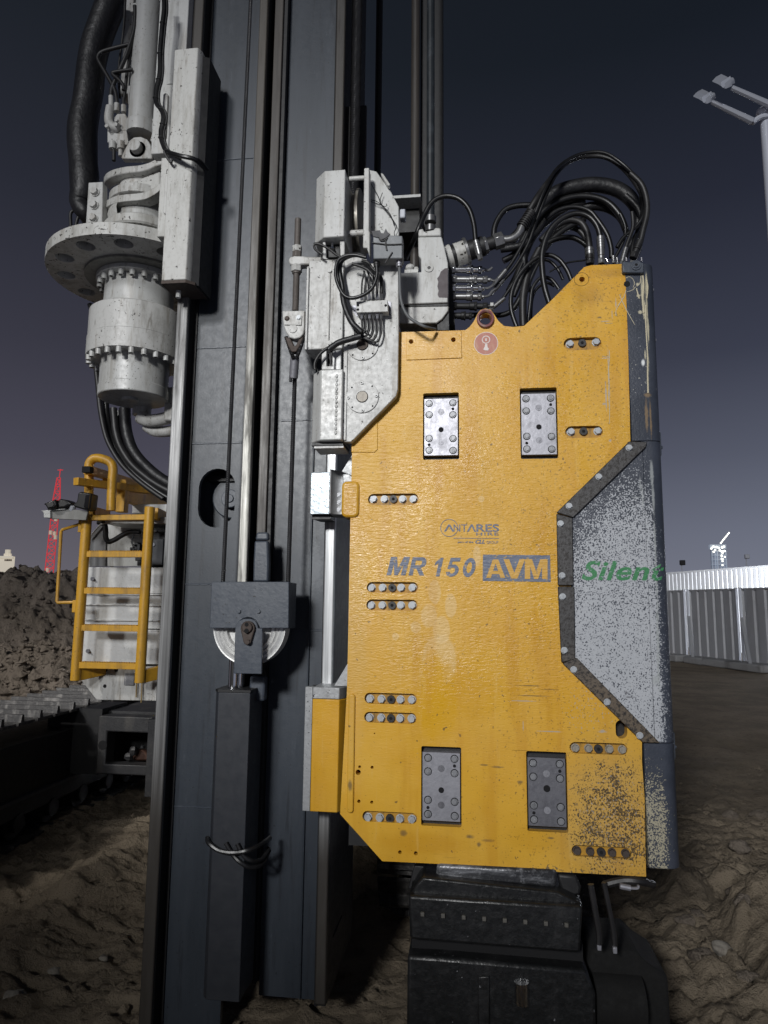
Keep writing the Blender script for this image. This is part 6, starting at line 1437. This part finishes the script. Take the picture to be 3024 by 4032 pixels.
for i in range(14): g.ball((c.x+random.uniform(-.25,.25),YX+.2+random.uniform(-.1,.1),oz0+.02+random.uniform(0,.08)), random.uniform(.02,.045), n=7, jitter=.4, seed=i)
g.build('mud_in_frame', CHS, rig, kind='stuff')
g = G(); g.prism(pl('u','1175,870 1260,865 1350,925 1345,965 1180,965',YX+.05), YX+.16, YX+.25); g.build('orange_guard', dirty('faded_orange',(.07,.03,.018),(.03,.02,.015),.7).m, rig, bevel=.02)
bx('u',1385,550,1440,1280,YX-.6,.1,'strut',CHS)
# belly and counter frame that close the machine behind mast and hammer
bx('c',1110,560,2300,1760,YN+.4,2.2,'upper_body',BLK)
crawler(-.55, .25, 4.15, 8.6, -1, rig, .85)
G().box(-1.7,-.3,5.3,8,.35,1.2).build('belly', BLK, rig)

# ============================================================ CLAMP under the hammer
YCm = 2.62
DKB = dirty('muddy_dark_bolt', (.09,.085,.075), (.03,.028,.025), .6, amt=.8, scale=40).m
PBK = dirty('oily_black', (.003,.003,.003), (.006,.0055,.005), .9, amt=.8, scale=9, bump=.002).m
cm = thing('pile_clamp', 'black greasy pile clamp hanging under the yellow hammer', 'pile clamp', (P('s',600,500,YCm).x,YCm+.2,.75))
GBL = dirty('greasy_black_paint',(.008,.0085,.009),(.026,.026,.027),.36,amt=.6,scale=9,bump=.004,bscale=24,spot=.12,spotcol=(.15,.15,.16),spots=60).m
G().prism(pl('s','245,75 930,110 925,215 240,160',YCm+.07), YCm+.07, YCm+.35).build('top_flange', dirty('scraped_dark_steel',(.035,.036,.040),(.42,.43,.46),.35,.3,amt=.75,scale=10,bump=.003,stretch=(.3,1,2.2)).m, cm, bevel=.012)
G().prism(pl('s','130,190 165,150 240,158 930,235 1075,305 1075,330 90,262',YCm+.03), YCm+.03, YCm+.35).build('shoulder', GBL, cm, bevel=.01)
G().prism(pl('s','84,255 1075,320 1062,578 1030,582 92,505',YCm), YCm, YCm+.4).build('front_plate', GBL, cm, bevel=.010)
G().box(XA('s',95,550,YCm),XA('s',1090,600,YCm),YCm+.06,YCm+.38,ZA('s',600,650,YCm),ZA('s',600,540,YCm)).build('waist', PIT, cm)
G().prism(pl('s','78,598 250,606 1100,680 1150,820 1160,1400 70,1400',YCm), YCm, YCm+.4).build('lower_body', GBL, cm, bevel=.012)
for k in range(8):
    x = 165+116.5*k; y = 355+8.8*k; a = P('s',x,y,YCm); G().box(a.x-.007,a.x+.007,YCm-.012,YCm,a.z-.007,a.z+.007).build('bolt', DKB, cm, bevel=.002)
g = G(); a = P('s',728,760,YCm-.02); b = P('s',728,885,YCm-.02); g.cyl((a.x,YCm-.0,b.z),(a.x,YCm-.0,a.z),.0255,n=28); g.build('piston_rod', CHM, cm)
G().prism(pl('s','480,715 545,712 545,1000 480,1000',YCm-.01), YCm-.012, YCm-.001).build('rib', GBL, cm, bevel=.004)
g = G(); a = P('s',1160,890,YCm+.02); b = P('s',1440,890,YCm+.02); g.cyl((a.x,YCm+.08,a.z),(b.x,YCm+.08,a.z),.075,n=24); g.build('side_cylinder', PBK, cm)
G().prism(pl('s','1125,560 1380,575 1440,640 1560,720 1600,1400 1120,1400 1100,680',YCm+.12), YCm+.12, YCm+.4).build('rear_body', PBK, cm, bevel=.012)
G().prism(pl('s','925,120 1035,130 1062,195 1055,240 1000,252 945,215',YCm+.12), YCm+.10, YCm+.13).build('lug', BLK, cm, bevel=.01)
G().prism(pl('s','118,85 238,92 225,148 165,152 130,190 125,222 80,218',YCm+.15), YCm+.15, YCm+.19).build('side_brace', BLK, cm, bevel=.004)
g = G(); g.tube(path('s','1120,190 1135,280 1150,370 1165,460 1167,530',YCm), .011, n=8); g.tube(path('s','1195,180 1215,280 1235,380 1252,480 1256,550',YCm+.01), .009, n=8); g.tube(path('s','1190,195 1300,170 1400,175 1470,190,.05',YCm+.05), .014, n=8); g.build('clamp_hose', RUBD, cm)
for x,y in ((1167,545),(1256,562)): a = P('s',x,y,YCm); G().box(a.x-.007,a.x+.007,YCm-.008,YCm+.008,a.z-.010,a.z+.010).build('clamp_fitting', STL, cm, bevel=.002)
g = G(); g.cyl(P('s',1285,200,YCm+.02),P('s',1345,212,YCm+.02),.010,n=10); g.tube(path('s','1345,212 1385,212 1390,195',YCm+.02), .005, n=6); g.build('clamp_fitting', STL, cm)

# ---- loose clods and stones near the machine
def stone(x, y, r, seed, lab, mat=DIRT, sq=.6):
    g = G(); g.ball((0,0,0), 1, (1,.8,sq), n=12, jitter=0)
    for v in g.v:
        d = 1+.5*mn.noise(v*1.3+Vector((seed,0,0)))+.25*mn.noise(v*3.2+Vector((seed,3,0))); v *= r*d
        v.x += x; v.y += y; v.z += ground_h(x,y)+r*sq*.35
    return tag(g.build('stone', mat, angle=60), lab, 'stone', 'loose stones on the sand')
LST = dirty('pale_dusty_stone',(.24,.22,.19),(.12,.10,.08),.9,amt=.8,scale=20,bump=.004).m
for i,(fr,x,y,r_,lab) in enumerate([('w',325,1065,.035,'pale round stone on the dark sand at lower left'),('w',75,1265,.045,'angular stone at the lower left corner of the photo'),('w',120,1230,.03,'small stone touching the angular one at lower left'),('w',615,1005,.03,'pale pointed stone halfway between left edge and mast'),('x',670,1215,.07,'broad flat slab of clay lying right of the hammer foot'),('x',640,1560,.045,'rounded clod on the dark heap at lower right'),('x',700,1760,.05,'cracked clod in the lower right heap'),('x',430,2010,.06,'large dark clod near the bottom right of the photo'),('x',560,1980,.05,'small pale clod beside the large dark one at bottom right'),('x',720,2120,.05,'clod at the bottom right corner of the photo'),('x',320,1740,.05,'small clod beside the clamp on the right'),('x',390,1690,.045,'little stone on the ridge right of the clamp'),('x',600,900,.07,'pale lump of clay on top of the rough heap at right'),('x',790,900,.08,'pale lump of clay at the right edge of the photo')]):
    p = PZ(fr,x,y,.02); stone(p.x,p.y,r_,i*3.1,lab,LST if i in (0,1,2,3,8) else DIRT)

# ---- crumbs of soil too many to count, over the sand and the heaps
def crumbs(name, label, spots, mat):
    g = G(); rg = random.Random(11)
    base = [(1,0,0),(-1,0,0),(0,1,0),(0,-1,0),(0,0,1),(0,0,-1)]; tri = [(0,2,4),(2,1,4),(1,3,4),(3,0,4),(2,0,5),(1,2,5),(3,1,5),(0,3,5)]
    for x, y, z, r in spots:
        a = rg.random()*6.3; ca, sa = math.cos(a), math.sin(a); vs = []
        for b in base:
            k = r*rg.uniform(.6,1.25); bx_, by_, bz_ = b[0]*k, b[1]*k*.8, b[2]*k*.65
            vs.append((x+bx_*ca-by_*sa, y+bx_*sa+by_*ca, z+bz_+(bx_+by_)*.25))
        g.add(vs, tri)
    me = bpy.data.meshes.new(name); me.from_pydata([tuple(v) for v in g.v], [], g.f); me.materials.append(mat)
    o = bpy.data.objects.new(name, me); COL.objects.link(o)
    return tag(o, label, 'soil', kind='stuff')
rg = random.Random(5); sp_ = []
for fn, cx_, cy_, sx_, sy_ in HEAPS[:2]:
    for i in range(3800):
        x = cx_+rg.uniform(-1,1)*sx_; y = cy_-rg.random()*sy_; z = fn(x,y)
        if z > -.05: sp_.append((x,y,z+.005, .012+.07*rg.random()**4))
crumbs('heap_crumbs', 'loose crumbs and clods of clay lying over the left heap', sp_, DIRT)
sp_ = []
for i in range(3600):
    if i % 3: x = rg.uniform(.9,4.2); y = rg.uniform(2.0,9)
    else: x = rg.uniform(-3.6,-1.0); y = rg.uniform(2.3,6)
    if mn.noise(Vector((x*1.3,y*1.3,40))) < -.05: continue
    sp_.append((x,y,ground_h(x,y)+.002, .006+.035*rg.random()**5))
crumbs('sand_crumbs', 'small crumbs and pebbles strewn over the churned sand', sp_, SAND)
